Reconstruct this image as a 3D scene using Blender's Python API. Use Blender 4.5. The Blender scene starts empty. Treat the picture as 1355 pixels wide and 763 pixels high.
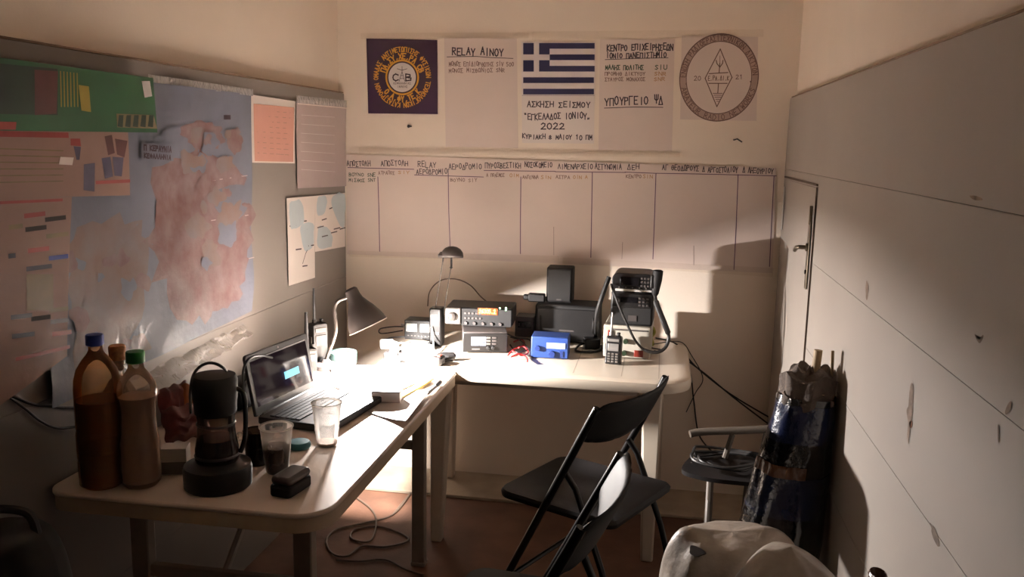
import bpy, bmesh, math, random
from mathutils import Vector, Matrix, noise
random.seed(7)
S = bpy.context.scene
COL = S.collection
PI = math.pi

# ------------------------------------------------------------------ camera
FPX, CXP, CYP = 1150.0, 677.5, 381.5
D, H = 3.64, 1.48
def _camera_axes():
    a, b = 879 - CXP, 192 - CYP
    xv = 540 - CXP
    dy = -(FPX * FPX + a * xv) / b
    d = Vector((a, -b, -FPX)).normalized()
    dn = Vector((xv, -dy, -FPX)).normalized()
    y, z = d, -dn
    x = y.cross(z)
    return Matrix((x, y, z))          # rows: world = R @ camera vector
R = _camera_axes()
CAM = Vector((0, -D, H))
cd = bpy.data.cameras.new('camera'); co = bpy.data.objects.new('camera', cd); COL.objects.link(co)
cd.sensor_fit = 'HORIZONTAL'; cd.sensor_width = 36; cd.lens = 36 * FPX / 1355
cd.clip_start = 0.02
co.matrix_world = Matrix.Translation(CAM) @ R.to_4x4()
S.camera = co
def on(px, py, ax, val):
    d = R @ Vector((px - CXP, -(py - CYP), -FPX))
    t = (val - CAM[ax]) / d[ax]
    return CAM + d * t
TZ = 0.68                              # table-top height
XL, XR = -1.365, 0.48                  # faces of the left and right panelling
def T(px, py, z=TZ): return on(px, py, 2, z)
def V(px, py, y): return on(px, py, 1, y)

# ------------------------------------------------------------------ light, world, exposure
LAMP_W = 23.0
w = bpy.data.worlds.new('world'); S.world = w; w.use_nodes = True
bg = w.node_tree.nodes['Background']
bg.inputs[0].default_value = (1.0, 0.70, 0.52, 1); bg.inputs[1].default_value = 0.03
S.view_settings.view_transform = 'Standard'
S.view_settings.look = 'None'
S.view_settings.gamma = 1
S.view_settings.use_curve_mapping = False
S.view_settings.exposure = 2.0
S.cycles.use_denoising = True
S.cycles.max_bounces = 12
S.cycles.diffuse_bounces = 8
S.cycles.transparent_max_bounces = 24
S.cycles.sample_clamp_indirect = 4.0
S.cycles.caustics_reflective = True
S.cycles.blur_glossy = 1.0
S.cycles.caustics_refractive = False

# ------------------------------------------------------------------ materials
def lin(c):
    return tuple(((v / 255) / 12.92 if v / 255 <= .04045 else ((v / 255 + .055) / 1.055) ** 2.4) for v in c)
def mat(name, rgb, rough=.6, metal=0, var=.08, scale=14, bump=0, bscale=60, emit=None, estr=0, coat=0, spec=.5, rgb2=None, detail=4, crough=.08, bdist=.02):
    m = bpy.data.materials.new(name); m.use_nodes = True
    nt = m.node_tree; p = nt.nodes['Principled BSDF']
    tc = nt.nodes.new('ShaderNodeTexCoord'); nz = nt.nodes.new('ShaderNodeTexNoise')
    nz.inputs['Scale'].default_value = scale; nz.inputs['Detail'].default_value = detail
    nt.links.new(tc.outputs['Object'], nz.inputs['Vector'])
    cr = nt.nodes.new('ShaderNodeValToRGB'); c = lin(rgb)
    c2 = lin(rgb2) if rgb2 else tuple(v * (1 - 2 * var) for v in c)
    cr.color_ramp.elements[0].position = .3; cr.color_ramp.elements[1].position = .68
    cr.color_ramp.elements[0].color = (*c2, 1); cr.color_ramp.elements[1].color = (*c, 1)
    nt.links.new(nz.outputs['Fac'], cr.inputs[0]); nt.links.new(cr.outputs[0], p.inputs['Base Color'])
    p.inputs['Roughness'].default_value = rough; p.inputs['Metallic'].default_value = metal
    p.inputs['Specular IOR Level'].default_value = spec
    if coat:
        p.inputs['Coat Weight'].default_value = coat; p.inputs['Coat Roughness'].default_value = crough
    if bump:
        n2 = nt.nodes.new('ShaderNodeTexNoise'); n2.inputs['Scale'].default_value = bscale; n2.inputs['Detail'].default_value = 5
        nt.links.new(tc.outputs['Object'], n2.inputs['Vector'])
        b = nt.nodes.new('ShaderNodeBump'); b.inputs['Strength'].default_value = bump; b.inputs['Distance'].default_value = bdist
        nt.links.new(n2.outputs['Fac'], b.inputs['Height']); nt.links.new(b.outputs[0], p.inputs['Normal'])
        if coat: nt.links.new(b.outputs[0], p.inputs['Coat Normal'])
    if emit:
        p.inputs['Emission Color'].default_value = (*lin(emit), 1); p.inputs['Emission Strength'].default_value = estr
    return m
def clear(name, tint, opacity=.12, body=(225, 225, 225), rough=.08, bump=0, bscale=30, spec=.8, glow=0, edge=.85):
    """thin clear plastic or glass: lets light straight through, keeps a gloss"""
    m = bpy.data.materials.new(name); m.use_nodes = True
    nt = m.node_tree; p = nt.nodes['Principled BSDF']; out = nt.nodes['Material Output']
    tc = nt.nodes.new('ShaderNodeTexCoord'); nz = nt.nodes.new('ShaderNodeTexNoise'); nz.inputs['Scale'].default_value = bscale
    nt.links.new(tc.outputs['Object'], nz.inputs['Vector'])
    p.inputs['Base Color'].default_value = (*lin(body), 1); p.inputs['Roughness'].default_value = rough
    p.inputs['Specular IOR Level'].default_value = spec
    if bump:
        b = nt.nodes.new('ShaderNodeBump'); b.inputs['Strength'].default_value = bump; b.inputs['Distance'].default_value = .02
        nt.links.new(nz.outputs['Fac'], b.inputs['Height']); nt.links.new(b.outputs[0], p.inputs['Normal'])
    solid = p
    if glow:
        tl = nt.nodes.new('ShaderNodeBsdfTranslucent'); tl.inputs[0].default_value = (*lin(body), 1)
        solid = nt.nodes.new('ShaderNodeMixShader'); solid.inputs[0].default_value = glow
        nt.links.new(p.outputs[0], solid.inputs[1]); nt.links.new(tl.outputs[0], solid.inputs[2])
    t = nt.nodes.new('ShaderNodeBsdfTransparent'); t.inputs[0].default_value = (*lin(tint), 1)
    lw = nt.nodes.new('ShaderNodeFresnel'); lw.inputs[0].default_value = 1.45
    ma = nt.nodes.new('ShaderNodeMath'); ma.operation = 'MULTIPLY_ADD'; ma.inputs[1].default_value = edge; ma.inputs[2].default_value = opacity
    mv = nt.nodes.new('ShaderNodeMath'); mv.operation = 'MULTIPLY_ADD'; mv.inputs[1].default_value = .06; mv.use_clamp = True
    nt.links.new(lw.outputs[0], ma.inputs[0]); nt.links.new(nz.outputs['Fac'], mv.inputs[0]); nt.links.new(ma.outputs[0], mv.inputs[2])
    mx = nt.nodes.new('ShaderNodeMixShader')
    nt.links.new(mv.outputs[0], mx.inputs[0]); nt.links.new(t.outputs[0], mx.inputs[1]); nt.links.new(solid.outputs[0], mx.inputs[2])
    nt.links.new(mx.outputs[0], out.inputs['Surface'])
    return m

M = {}
M['wall'] = mat('wall_paint', (232, 219, 204), .85, var=.03, scale=3, bump=.15, bscale=90, bdist=.004)
M['ceil'] = mat('ceiling_paint', (232, 220, 208), .9, var=.03)
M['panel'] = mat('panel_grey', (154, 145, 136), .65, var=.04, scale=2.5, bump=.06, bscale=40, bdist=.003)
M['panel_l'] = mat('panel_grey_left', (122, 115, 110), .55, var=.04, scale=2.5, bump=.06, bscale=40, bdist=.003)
M['panel_edge'] = mat('panel_edge_wood', (120, 96, 74), .7, var=.15, scale=30)
M['seam'] = mat('seam_brown', (92, 78, 68), .9)
M['gap'] = mat('gap_dark', (40, 32, 26), .9)
M['floor'] = mat('floor_tile', (120, 84, 64), .75, var=.2, scale=5, bump=.2, bscale=70, bdist=.004, rgb2=(88, 60, 46))
M['slab'] = mat('slab_concrete', (176, 160, 140), .85, var=.14, scale=8, bump=.2, bscale=60, bdist=.004)
M['paper'] = mat('white_paper', (222, 212, 206), .6, var=.02, scale=6)
M['chart'] = mat('chart_paper', (217, 201, 192), .45, var=.03, scale=4, bump=.1, bscale=9, coat=.25, crough=.15)
M['ink'] = mat('black_marker', (58, 42, 52), .6, var=.1)
M['ink2'] = mat('faded_marker', (132, 104, 96), .6, var=.1)
M['purpleink'] = mat('purple_marker', (92, 62, 92), .6)
M['greenink'] = mat('green_marker', (52, 72, 54), .6)
M['tablepaper'] = mat('sheet_paper', (184, 175, 168), .6, var=.03, scale=6)
M['orangeink'] = mat('orange_marker', (184, 140, 96), .6)
M['navy'] = mat('emblem_purple', (46, 22, 48), .4, var=.1, coat=.3)
M['gold'] = mat('emblem_gold', (206, 152, 52), .5)
M['disc'] = mat('emblem_disc', (212, 206, 206), .5)
M['flagblue'] = mat('flag_blue', (34, 30, 66), .5, var=.05, coat=.3)
M['logo'] = mat('logo_brown', (104, 76, 68), .6)
M['logoring'] = mat('logo_ring', (172, 146, 134), .6)
M['tape'] = clear('packing_tape', (254, 252, 249), .01, rough=.1, bump=.6, bscale=60, edge=.5)
M['film'] = clear('clear_film', (250, 248, 244), .02, rough=.12, bump=1.0, bscale=26, edge=.4)
M['green'] = mat('banner_green', (26, 84, 50), .45, var=.12, scale=6, coat=.2)
M['greendk'] = mat('banner_dark_picture', (28, 52, 40), .5, var=.3, scale=12)
M['yellow'] = mat('banner_yellow', (150, 132, 48), .5, var=.15)
M['tan'] = mat('banner_tan', (128, 112, 80), .5, var=.2)
M['pinkpaper'] = mat('product_poster_pink', (152, 124, 114), .5, var=.10, scale=4, spec=.2, coat=.1, bump=.2, bscale=9)
M['redprint'] = mat('red_print', (150, 56, 50), .5, var=.12)
M['phone'] = mat('printed_device', (86, 44, 44), .5, var=.2)
M['phoneblue'] = mat('printed_device_blue', (74, 70, 96), .5, var=.2)
M['sea'] = mat('map_sea', (112, 116, 130), .5, var=.12, scale=5, spec=.2, coat=.12, bump=.35, bscale=7, crough=.12)
M['land'] = mat('map_land', (126, 110, 112), .5, var=.1, scale=18, rgb2=(108, 80, 77), detail=9, spec=.2, coat=.12, bump=.35, bscale=7, crough=.12)
M['land2'] = mat('map_land_pale', (118, 112, 116), .5, scale=9, rgb2=(120, 98, 88), detail=8, spec=.2, coat=.12, bump=.35, bscale=7, crough=.12)
M['rose'] = mat('rose_paper', (196, 144, 130), .6, var=.03)
M['greysheet'] = mat('grey_sheet', (172, 156, 154), .35, var=.04, scale=5, coat=.4, bump=.25, bscale=12)
M['paleblue'] = mat('chart_pale_blue', (184, 196, 202), .5, var=.05, scale=9)
M['tabletop'] = mat('table_white_plastic', (222, 207, 194), .30, var=.04, scale=5, bump=.05, bscale=120, bdist=.003)
M['tableedge'] = mat('table_edge_beige', (196, 176, 152), .5, var=.06)
M['tableleg'] = mat('table_leg_grey_metal', (150, 138, 126), .5, metal=.0, var=.08)
M['garden'] = mat('garden_table_plastic', (196, 184, 168), .30, var=.03, scale=5)
M['groove'] = mat('table_groove', (168, 155, 140), .5)
M['black'] = mat('black_plastic', (22, 20, 20), .42, var=.15)
M['blackmat'] = mat('black_matte', (17, 15, 15), .7, var=.15)
M['blackgloss'] = mat('black_gloss', (22, 20, 22), .2, var=.1)
M['dark'] = mat('dark_grey_plastic', (74, 68, 66), .45, var=.1)
M['grey'] = mat('grey_metal', (104, 99, 94), .45, metal=.1, var=.08)
M['silver'] = mat('silver_metal', (150, 146, 142), .35, metal=.5, var=.05)
M['chrome'] = mat('chrome', (84, 78, 74), .3, metal=.3, var=.02)
M['cable'] = mat('black_cable', (26, 24, 24), .5)
M['redcable'] = mat('red_cable', (176, 40, 40), .5)
M['whitecable'] = mat('white_cable', (232, 228, 220), .5)
M['browncable'] = mat('grey_floor_cable', (104, 86, 72), .6)
M['white'] = mat('white_plastic', (196, 192, 187), .4, var=.03)
M['offwhite'] = mat('cream_metal_case', (170, 164, 152), .45, var=.05)
M['shadein'] = mat('shade_inner_white', (240, 236, 228), .4, var=.02)
M['bulb'] = mat('lit_bulb', (255, 250, 240), .4, emit=(255, 238, 212), estr=60)
M['orange_lcd'] = mat('orange_display', (120, 50, 12), .3, emit=(255, 96, 8), estr=.13)
M['lcd_digit'] = mat('display_digits', (255, 220, 110), .3, emit=(255, 222, 96), estr=.55)
M['green_led'] = mat('green_led', (160, 255, 170), .3, emit=(170, 255, 180), estr=2)
M['white_lcd'] = mat('white_display', (120, 126, 140), .3, emit=(220, 230, 255), estr=.30)
M['lcd_dark'] = mat('display_dark_marks', (40, 44, 60), .3)
M['bluebox'] = mat('blue_case', (40, 66, 128), .4, var=.06)
M['bluebox_dk'] = mat('blue_case_knob', (30, 50, 110), .4)
M['bluelcd'] = mat('blue_display', (130, 145, 180), .3, emit=(190, 214, 255), estr=.35)
M['screen'] = mat('laptop_screen', (14, 11, 14), .06, spec=.16, var=.1, emit=(60, 40, 52), estr=.05)
M['cyan'] = mat('screen_cyan_window', (60, 190, 230), .3, emit=(50, 190, 240), estr=.22)
M['meter'] = mat('meter_face', (205, 203, 196), .4, var=.02)
M['redswitch'] = mat('red_switch', (124, 42, 30), .4)
M['greenknob'] = mat('green_post', (40, 54, 36), .4)
M['yellowgreen'] = mat('yellow_green_cord', (150, 150, 60), .6)
M['cup'] = clear('clear_cup', (226, 223, 220), .16, body=(245, 242, 238), rough=.12, glow=.7)
M['cupdk'] = clear('dark_tinted_glass', (90, 80, 74), .2, body=(60, 50, 44))
M['bottle'] = clear('clear_bottle', (242, 234, 226), .14, body=(225, 205, 185), rough=.08, bump=.3, bscale=20)
M['amberb'] = clear('amber_bottle', (236, 208, 176), .12, body=(190, 140, 96), rough=.15)
M['jugglass'] = clear('jug_glass', (190, 176, 168), .2, body=(90, 80, 76))
M['coffee'] = mat('coffee', (52, 32, 24), .15, var=.1)
M['amber'] = mat('amber_liquid', (120, 66, 24), .2, var=.12)
M['darkamber'] = mat('dark_amber_liquid', (66, 34, 20), .2, var=.12)
M['cloudy'] = mat('cloudy_liquid', (196, 160, 138), .35, var=.06)
M['cork'] = mat('cork', (170, 112, 66), .8, var=.25, scale=120)
M['bluecap'] = mat('blue_cap', (34, 60, 150), .4)
M['greencap'] = mat('green_cap', (30, 120, 52), .4)
M['teal'] = mat('teal_plastic', (40, 96, 100), .4)
M['tealroll'] = mat('pale_teal_tape', (92, 122, 118), .35, var=.05)
M['redbag'] = mat('red_snack_bag', (104, 34, 30), .35, var=.3, scale=14, rgb2=(60, 26, 24))
M['orangebag'] = mat('orange_snack_bag', (170, 96, 50), .3, var=.2)
M['yellowpen'] = mat('yellow_ochre', (206, 176, 90), .5)
M['book'] = mat('note_pad_cover', (150, 142, 140), .5, var=.05)
M['chairblack'] = mat('chair_black_plastic', (20, 17, 17), .55, spec=.22, var=.12)
M['chairmetal'] = mat('chair_black_tube', (22, 20, 20), .3, metal=.4)
M['campgrey'] = mat('camp_chair_grey', (80, 72, 64), .5)
M['wrap'] = mat('black_plastic_wrap', (12, 12, 15), .16, var=.2, bump=.35, bscale=14, coat=.8, crough=.08)
M['wrapblue'] = mat('wrapped_navy_cloth', (24, 34, 66), .2, var=.2, bump=.35, bscale=14, coat=.8, crough=.08)
M['wraporange'] = mat('wrapped_brown_tape', (92, 58, 36), .3, var=.2, bump=.5, bscale=22, coat=.6)
M['clothgrey'] = mat('grey_cloth', (96, 84, 76), .9, var=.2, bump=.4, bscale=50)
M['wood'] = mat('pole_wood', (176, 150, 112), .6, var=.2, scale=30)
M['bagwhite'] = mat('white_carrier_bag', (164, 154, 143), .4, rgb2=(112, 101, 90), scale=9, bump=.25, bscale=20)
M['bagdark'] = mat('dark_print_on_bag', (70, 62, 56), .6, var=.2)
M['stain'] = mat('brown_stain', (138, 118, 102), .8, var=.3, scale=40)
M['rustdot'] = mat('rust_mark', (120, 70, 32), .8)
M['brass'] = mat('door_plate_metal', (118, 106, 90), .4, metal=.7)

# ------------------------------------------------------------------ mesh helpers
class G:
    def __init__(s): s.v = []; s.f = []; s.m = []; s.X = None
    def add(s, vs, fs, mi=0):
        o = len(s.v)
        for p in vs:
            p = Vector(p)
            s.v.append(s.X @ p if s.X else p)
        for f in fs: s.f.append([i + o for i in f]); s.m.append(mi)
    def box(s, c, d, mi=0, rz=0, taper=1.0):
        cx, cy, cz = c; a, b, h = d[0] / 2, d[1] / 2, d[2] / 2
        vs = []
        for z, k in ((-h, 1), (h, taper)):
            for x, y in ((-a, -b), (a, -b), (a, b), (-a, b)):
                x *= k; y *= k
                vs.append((cx + x * math.cos(rz) - y * math.sin(rz), cy + x * math.sin(rz) + y * math.cos(rz), cz + z))
        s.add(vs, [(3, 2, 1, 0), (4, 5, 6, 7), (0, 1, 5, 4), (1, 2, 6, 5), (2, 3, 7, 6), (3, 0, 4, 7)], mi)
    def hexa(s, b, t, mi=0):
        s.add(list(b) + list(t), [(3, 2, 1, 0), (4, 5, 6, 7), (0, 1, 5, 4), (1, 2, 6, 5), (2, 3, 7, 6), (3, 0, 4, 7)], mi)
    def lathe(s, prof, c=(0, 0, 0), n=24, mi=0, axis=None, mids=None, sx=1, sy=1, caps=True):
        """profile [(r,z)...] turned about an axis"""
        c = Vector(c)
        Q = Vector((0, 0, 1)).rotation_difference(Vector(axis)).to_matrix() if axis is not None else Matrix.Identity(3)
        vs = []; fs = []; ms = []
        k = len(prof)
        for r, z in prof:
            for i in range(n):
                a = 2 * PI * i / n
                vs.append(c + Q @ Vector((r * math.cos(a) * sx, r * math.sin(a) * sy, z)))
        o = len(s.v)
        s.add(vs, [], mi)
        for j in range(k - 1):
            for i in range(n):
                i2 = (i + 1) % n
                s.f.append([o + j * n + i, o + j * n + i2, o + (j + 1) * n + i2, o + (j + 1) * n + i])
                s.m.append(mids[j] if mids else mi)
        if caps:
            if prof[0][0] > 1e-6: s.f.append([o + i for i in range(n)][::-1]); s.m.append(mids[0] if mids else mi)
            if prof[-1][0] > 1e-6: s.f.append([o + (k - 1) * n + i for i in range(n)]); s.m.append(mids[-1] if mids else mi)
    def tube(s, pts, r, n=8, mi=0, closed=False):
        pts = [Vector(p) for p in pts]
        k = len(pts); vs = []; up = None
        for i, p in enumerate(pts):
            if closed: d = pts[(i + 1) % k] - pts[i - 1]
            else: d = pts[min(i + 1, k - 1)] - pts[max(i - 1, 0)]
            if d.length < 1e-9: d = Vector((0, 0, 1))
            d.normalize()
            if up is None:
                up = Vector((0, 0, 1)) if abs(d.z) < .9 else Vector((1, 0, 0))
            a = d.cross(up)
            if a.length < 1e-5: a = d.orthogonal()
            a.normalize(); b = a.cross(d).normalized(); up = b
            rr = r[i] if isinstance(r, (list, tuple)) else r
            for j in range(n):
                t = 2 * PI * j / n
                vs.append(p + (a * math.cos(t) + b * math.sin(t)) * rr)
        fs = []
        for i in range(k if closed else k - 1):
            i2 = (i + 1) % k
            for j in range(n):
                j2 = (j + 1) % n
                fs.append((i * n + j, i * n + j2, i2 * n + j2, i2 * n + j))
        if not closed:
            fs.append(tuple(range(n))[::-1]); fs.append(tuple((k - 1) * n + j for j in range(n)))
        s.add(vs, fs, mi)
    def prism(s, poly, z0, z1, mi=0, mtop=None):
        n = len(poly)
        vs = [(x, y, z0) for x, y in poly] + [(x, y, z1) for x, y in poly]
        s.add(vs, [tuple(range(n))[::-1]] + [(i, (i + 1) % n, (i + 1) % n + n, i + n) for i in range(n)], mi)
        o = len(s.v) - n
        s.f.append([o + i for i in range(n)]); s.m.append(mi if mtop is None else mtop)
    def patch(s, fn, nu, nv, mi=0):
        vs = [fn(i / nu, j / nv) for j in range(nv + 1) for i in range(nu + 1)]
        fs = [(j * (nu + 1) + i, j * (nu + 1) + i + 1, (j + 1) * (nu + 1) + i + 1, (j + 1) * (nu + 1) + i) for j in range(nv) for i in range(nu)]
        s.add(vs, fs, mi)

def obj(name, g, mats, parent=None, bevel=0, smooth=True, solid=0, loc=None, rz=0, sub=0):
    me = bpy.data.meshes.new(name)
    me.from_pydata([tuple(p) for p in g.v], [], g.f)
    if not isinstance(mats, (list, tuple)): mats = [mats]
    for m in mats: me.materials.append(M[m] if isinstance(m, str) else m)
    for p, mi in zip(me.polygons, g.m): p.material_index = mi
    bm = bmesh.new(); bm.from_mesh(me); bmesh.ops.recalc_face_normals(bm, faces=bm.faces); bm.to_mesh(me); bm.free()
    if smooth:
        for p in me.polygons: p.use_smooth = True
        me.set_sharp_from_angle(angle=math.radians(38))
    o = bpy.data.objects.new(name, me); COL.objects.link(o)
    if parent is not None: o.parent = parent
    if loc is not None: o.location = loc
    if rz: o.rotation_euler = (0, 0, rz)
    if solid:
        md = o.modifiers.new('Solidify', 'SOLIDIFY'); md.thickness = solid; md.offset = -1
    if bevel:
        md = o.modifiers.new('Bevel', 'BEVEL'); md.width = bevel; md.segments = 2; md.limit_method = 'ANGLE'; md.angle_limit = math.radians(40)
    if sub:
        md = o.modifiers.new('Subdivision', 'SUBSURF'); md.levels = sub; md.render_levels = sub
    return o
def tag(o, label, cat, group=None, kind=None):
    o['label'] = label; o['category'] = cat
    if group: o['group'] = group
    if kind: o['kind'] = kind
    return o
def thing(name, label, cat, loc=(0, 0, 0), rz=0, group=None):
    o = bpy.data.objects.new(name, None); COL.objects.link(o)
    o.empty_display_size = .05
    o.location = loc; o.rotation_euler = (0, 0, rz)
    return tag(o, label, cat, group)
def struct(name, g, mats, parent=None, **k):
    o = obj(name, g, mats, parent, **k)
    if parent is None: o['kind'] = 'structure'
    return o
def spline(pts, k=8, closed=False):
    pts = [Vector(p) for p in pts]; out = []; n = len(pts)
    rng = range(n if closed else n - 1)
    for i in rng:
        if closed: p0, p1, p2, p3 = pts[i - 1], pts[i], pts[(i + 1) % n], pts[(i + 2) % n]
        else: p0, p1, p2, p3 = pts[max(i - 1, 0)], pts[i], pts[i + 1], pts[min(i + 2, n - 1)]
        for j in range(k):
            t = j / k
            out.append(.5 * ((2 * p1) + (p2 - p0) * t + (2 * p0 - 5 * p1 + 4 * p2 - p3) * t * t + (3 * p1 - p0 - 3 * p2 + p3) * t ** 3))
    if not closed: out.append(pts[-1])
    return out
def cable(name, pts, r, m, label, cat='cable', group=None, k=8):
    g = G(); g.tube(spline(pts, k), r, 7)
    return tag(obj(name, g, m), label, cat, group)
def rrect(x0, y0, x1, y1, r, n=6):
    rs = r if isinstance(r, (list, tuple)) else [r] * 4     # bl, br, tr, tl
    out = []
    for (cx, cy, a0), q in zip(((x0 + rs[0], y0 + rs[0], PI), (x1 - rs[1], y0 + rs[1], 1.5 * PI), (x1 - rs[2], y1 - rs[2], 0), (x0 + rs[3], y1 - rs[3], .5 * PI)), rs):
        for i in range(n + 1):
            a = a0 + .5 * PI * i / n
            out.append((cx + q * math.cos(a), cy + q * math.sin(a)))
    return out

# ------------------------------------------------------------------ stroke lettering
_o = [(.5, 1), (.15, .85), (0, .5), (.15, .15), (.5, 0), (.85, .15), (1, .5), (.85, .85), (.5, 1)]
GL = {
 'Α': [[(0, 0), (.5, 1), (1, 0)], [(.2, .38), (.8, .38)]], 'Β': [[(0, 0), (0, 1), (.75, .9), (.8, .65), (0, .52)], [(0, .52), (.95, .4), (.9, .1), (0, 0)]],
 'Γ': [[(0, 0), (0, 1), (.9, 1)]], 'Δ': [[(0, 0), (.5, 1), (1, 0), (0, 0)]], 'Ε': [[(.95, 1), (0, 1), (0, 0), (.95, 0)], [(0, .52), (.7, .52)]],
 'Η': [[(0, 0), (0, 1)], [(1, 0), (1, 1)], [(0, .5), (1, .5)]], 'Θ': [_o, [(.25, .5), (.75, .5)]], 'Ι': [[(.5, 0), (.5, 1)]],
 'Κ': [[(0, 0), (0, 1)], [(.9, 1), (0, .45), (.95, 0)]], 'Λ': [[(0, 0), (.5, 1), (1, 0)]], 'Μ': [[(0, 0), (.08, 1), (.5, .35), (.92, 1), (1, 0)]],
 'Ν': [[(0, 0), (0, 1), (1, 0), (1, 1)]], 'Ξ': [[(0, 1), (1, 1)], [(.2, .5), (.8, .5)], [(0, 0), (1, 0)]], 'Ο': [_o],
 'Π': [[(0, 0), (0, 1), (1, 1), (1, 0)]], 'Ρ': [[(0, 0), (0, 1), (.8, .95), (.85, .6), (0, .48)]], 'Σ': [[(.95, 1), (0, 1), (.55, .5), (0, 0), (1, 0)]],
 'Τ': [[(0, 1), (1, 1)], [(.5, 1), (.5, 0)]], 'Υ': [[(0, 1), (.5, .45), (1, 1)], [(.5, .45), (.5, 0)]], 'Φ': [[(.5, 1), (.5, 0)], [(.5, .8), (.05, .65), (.05, .35), (.5, .2), (.95, .35), (.95, .65), (.5, .8)]],
 'Χ': [[(0, 0), (1, 1)], [(0, 1), (1, 0)]], 'Ψ': [[(.5, 1), (.5, 0)], [(0, 1), (.05, .5), (.5, .3), (.95, .5), (1, 1)]], 'Ω': [[(0, 0), (.3, 0), (.05, .4), (.2, .9), (.5, 1), (.8, .9), (.95, .4), (.7, 0), (1, 0)]],
 'C': [[(.95, .85), (.5, 1), (.1, .8), (0, .5), (.1, .2), (.5, 0), (.95, .15)]], 'R': [[(0, 0), (0, 1), (.8, .95), (.85, .6), (0, .48)], [(.3, .48), (.95, 0)]],
 'L': [[(0, 1), (0, 0), (.9, 0)]], 'S': [[(.9, .88), (.5, 1), (.1, .8), (.5, .52), (.9, .25), (.5, 0), (.05, .12)]], 'U': [[(0, 1), (0, .25), (.3, 0), (.7, 0), (1, .25), (1, 1)]],
 'V': [[(0, 1), (.5, 0), (1, 1)]], 'W': [[(0, 1), (.25, 0), (.5, .7), (.75, 0), (1, 1)]], 'D': [[(0, 0), (0, 1), (.6, .95), (1, .6), (1, .4), (.6, .05), (0, 0)]],
 '0': [_o], '1': [[(.2, .8), (.55, 1), (.55, 0)]], '2': [[(.05, .8), (.4, 1), (.85, .85), (.8, .55), (0, 0), (1, 0)]], '3': [[(.05, .9), (.6, 1), (.85, .75), (.4, .52), (.9, .3), (.6, 0), (.05, .1)]],
 '5': [[(.9, 1), (.1, 1), (.1, .55), (.6, .6), (.95, .3), (.6, 0), (.05, .1)]], '6': [[(.85, .95), (.3, .75), (.05, .3), (.4, 0), (.9, .2), (.8, .5), (.1, .4)]], '8': [[(.5, .52), (.1, .75), (.5, 1), (.9, .75), (.5, .52), (0, .25), (.5, 0), (1, .25), (.5, .52)]],
 '.': [[(.4, 0), (.55, .1)]], '-': [[(.1, .5), (.9, .5)]], ':': [[(.45, .15), (.5, .25)], [(.45, .7), (.5, .8)]], '“': [[(.2, 1), (.3, .8)], [(.6, 1), (.7, .8)]], '„': [[(.2, .2), (.1, 0)], [(.6, .2), (.5, 0)]],
 'X': [[(0, 0), (1, 1)], [(0, 1), (1, 0)]],
}
for a, b in zip('AEHIKMNOPTYZB', 'ΑΕΗΙΚΜΝΟΡΤΥΧΒ'): GL.setdefault(a, GL[b])
def ribbon(g, pts, wd, f3, mi):
    """flat pen stroke in sheet coordinates (a,b), lifted by f3(a,b)->3D"""
    for (a0, b0), (a1, b1) in zip(pts[:-1], pts[1:]):
        dx, dy = a1 - a0, b1 - b0; l = math.hypot(dx, dy)
        if l < 1e-7: continue
        dx, dy = dx / l * wd / 2, dy / l * wd / 2
        a0 -= dx; b0 -= dy; a1 += dx; b1 += dy
        n = max(1, int(l / .05)); L = []; Rr = []
        for i in range(n + 1):
            t = i / n; a = a0 + (a1 - a0) * t; b = b0 + (b1 - b0) * t
            L.append(f3(a - dy, b + dx)); Rr.append(f3(a + dy, b - dx))
        g.add(L + Rr, [(i, i + 1, n + 1 + i + 1, n + 1 + i) for i in range(n)], mi)
def write(g, s, p0, p1, h, f3, mi, wd, fill=.72, jit=.07):
    """text along the line p0->p1 (sheet coordinates), cap height h"""
    ex = Vector((p1[0] - p0[0], p1[1] - p0[1])); L = ex.length; ex /= L; ey = Vector((-ex.y, ex.x))
    if f3.flip: ey = -ey
    adv = L / len(s)
    for i, ch in enumerate(s):
        if ch not in GL: continue
        jx, jy, js = (random.uniform(-jit, jit) for _ in range(3))
        for st in GL[ch]:
            q = []
            for u, v in st:
                P = Vector(p0) + ex * (adv * (i + (1 - fill) / 2 + u * fill + jx * .6)) + ey * (h * (v * (1 + js) + jy))
                q.append((P.x, P.y))
            ribbon(g, q, wd, f3, mi)
def write_arc(g, s, c, r, a0, a1, h, f3, mi, wd, inward=False, fill=.72):
    """text on a circle, angles in degrees; inward = letters with their feet outward"""
    n = len(s)
    for i, ch in enumerate(s):
        if ch not in GL: continue
        for st in GL[ch]:
            q = []
            for u, v in st:
                a = math.radians(a0 + (a1 - a0) * (i + .5 + (u - .5) * fill) / n)
                rr = r + (h - v * h if inward else v * h)
                q.append((c[0] + rr * math.cos(a), c[1] + rr * math.sin(a)))
            ribbon(g, q, wd, f3, mi)

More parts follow.
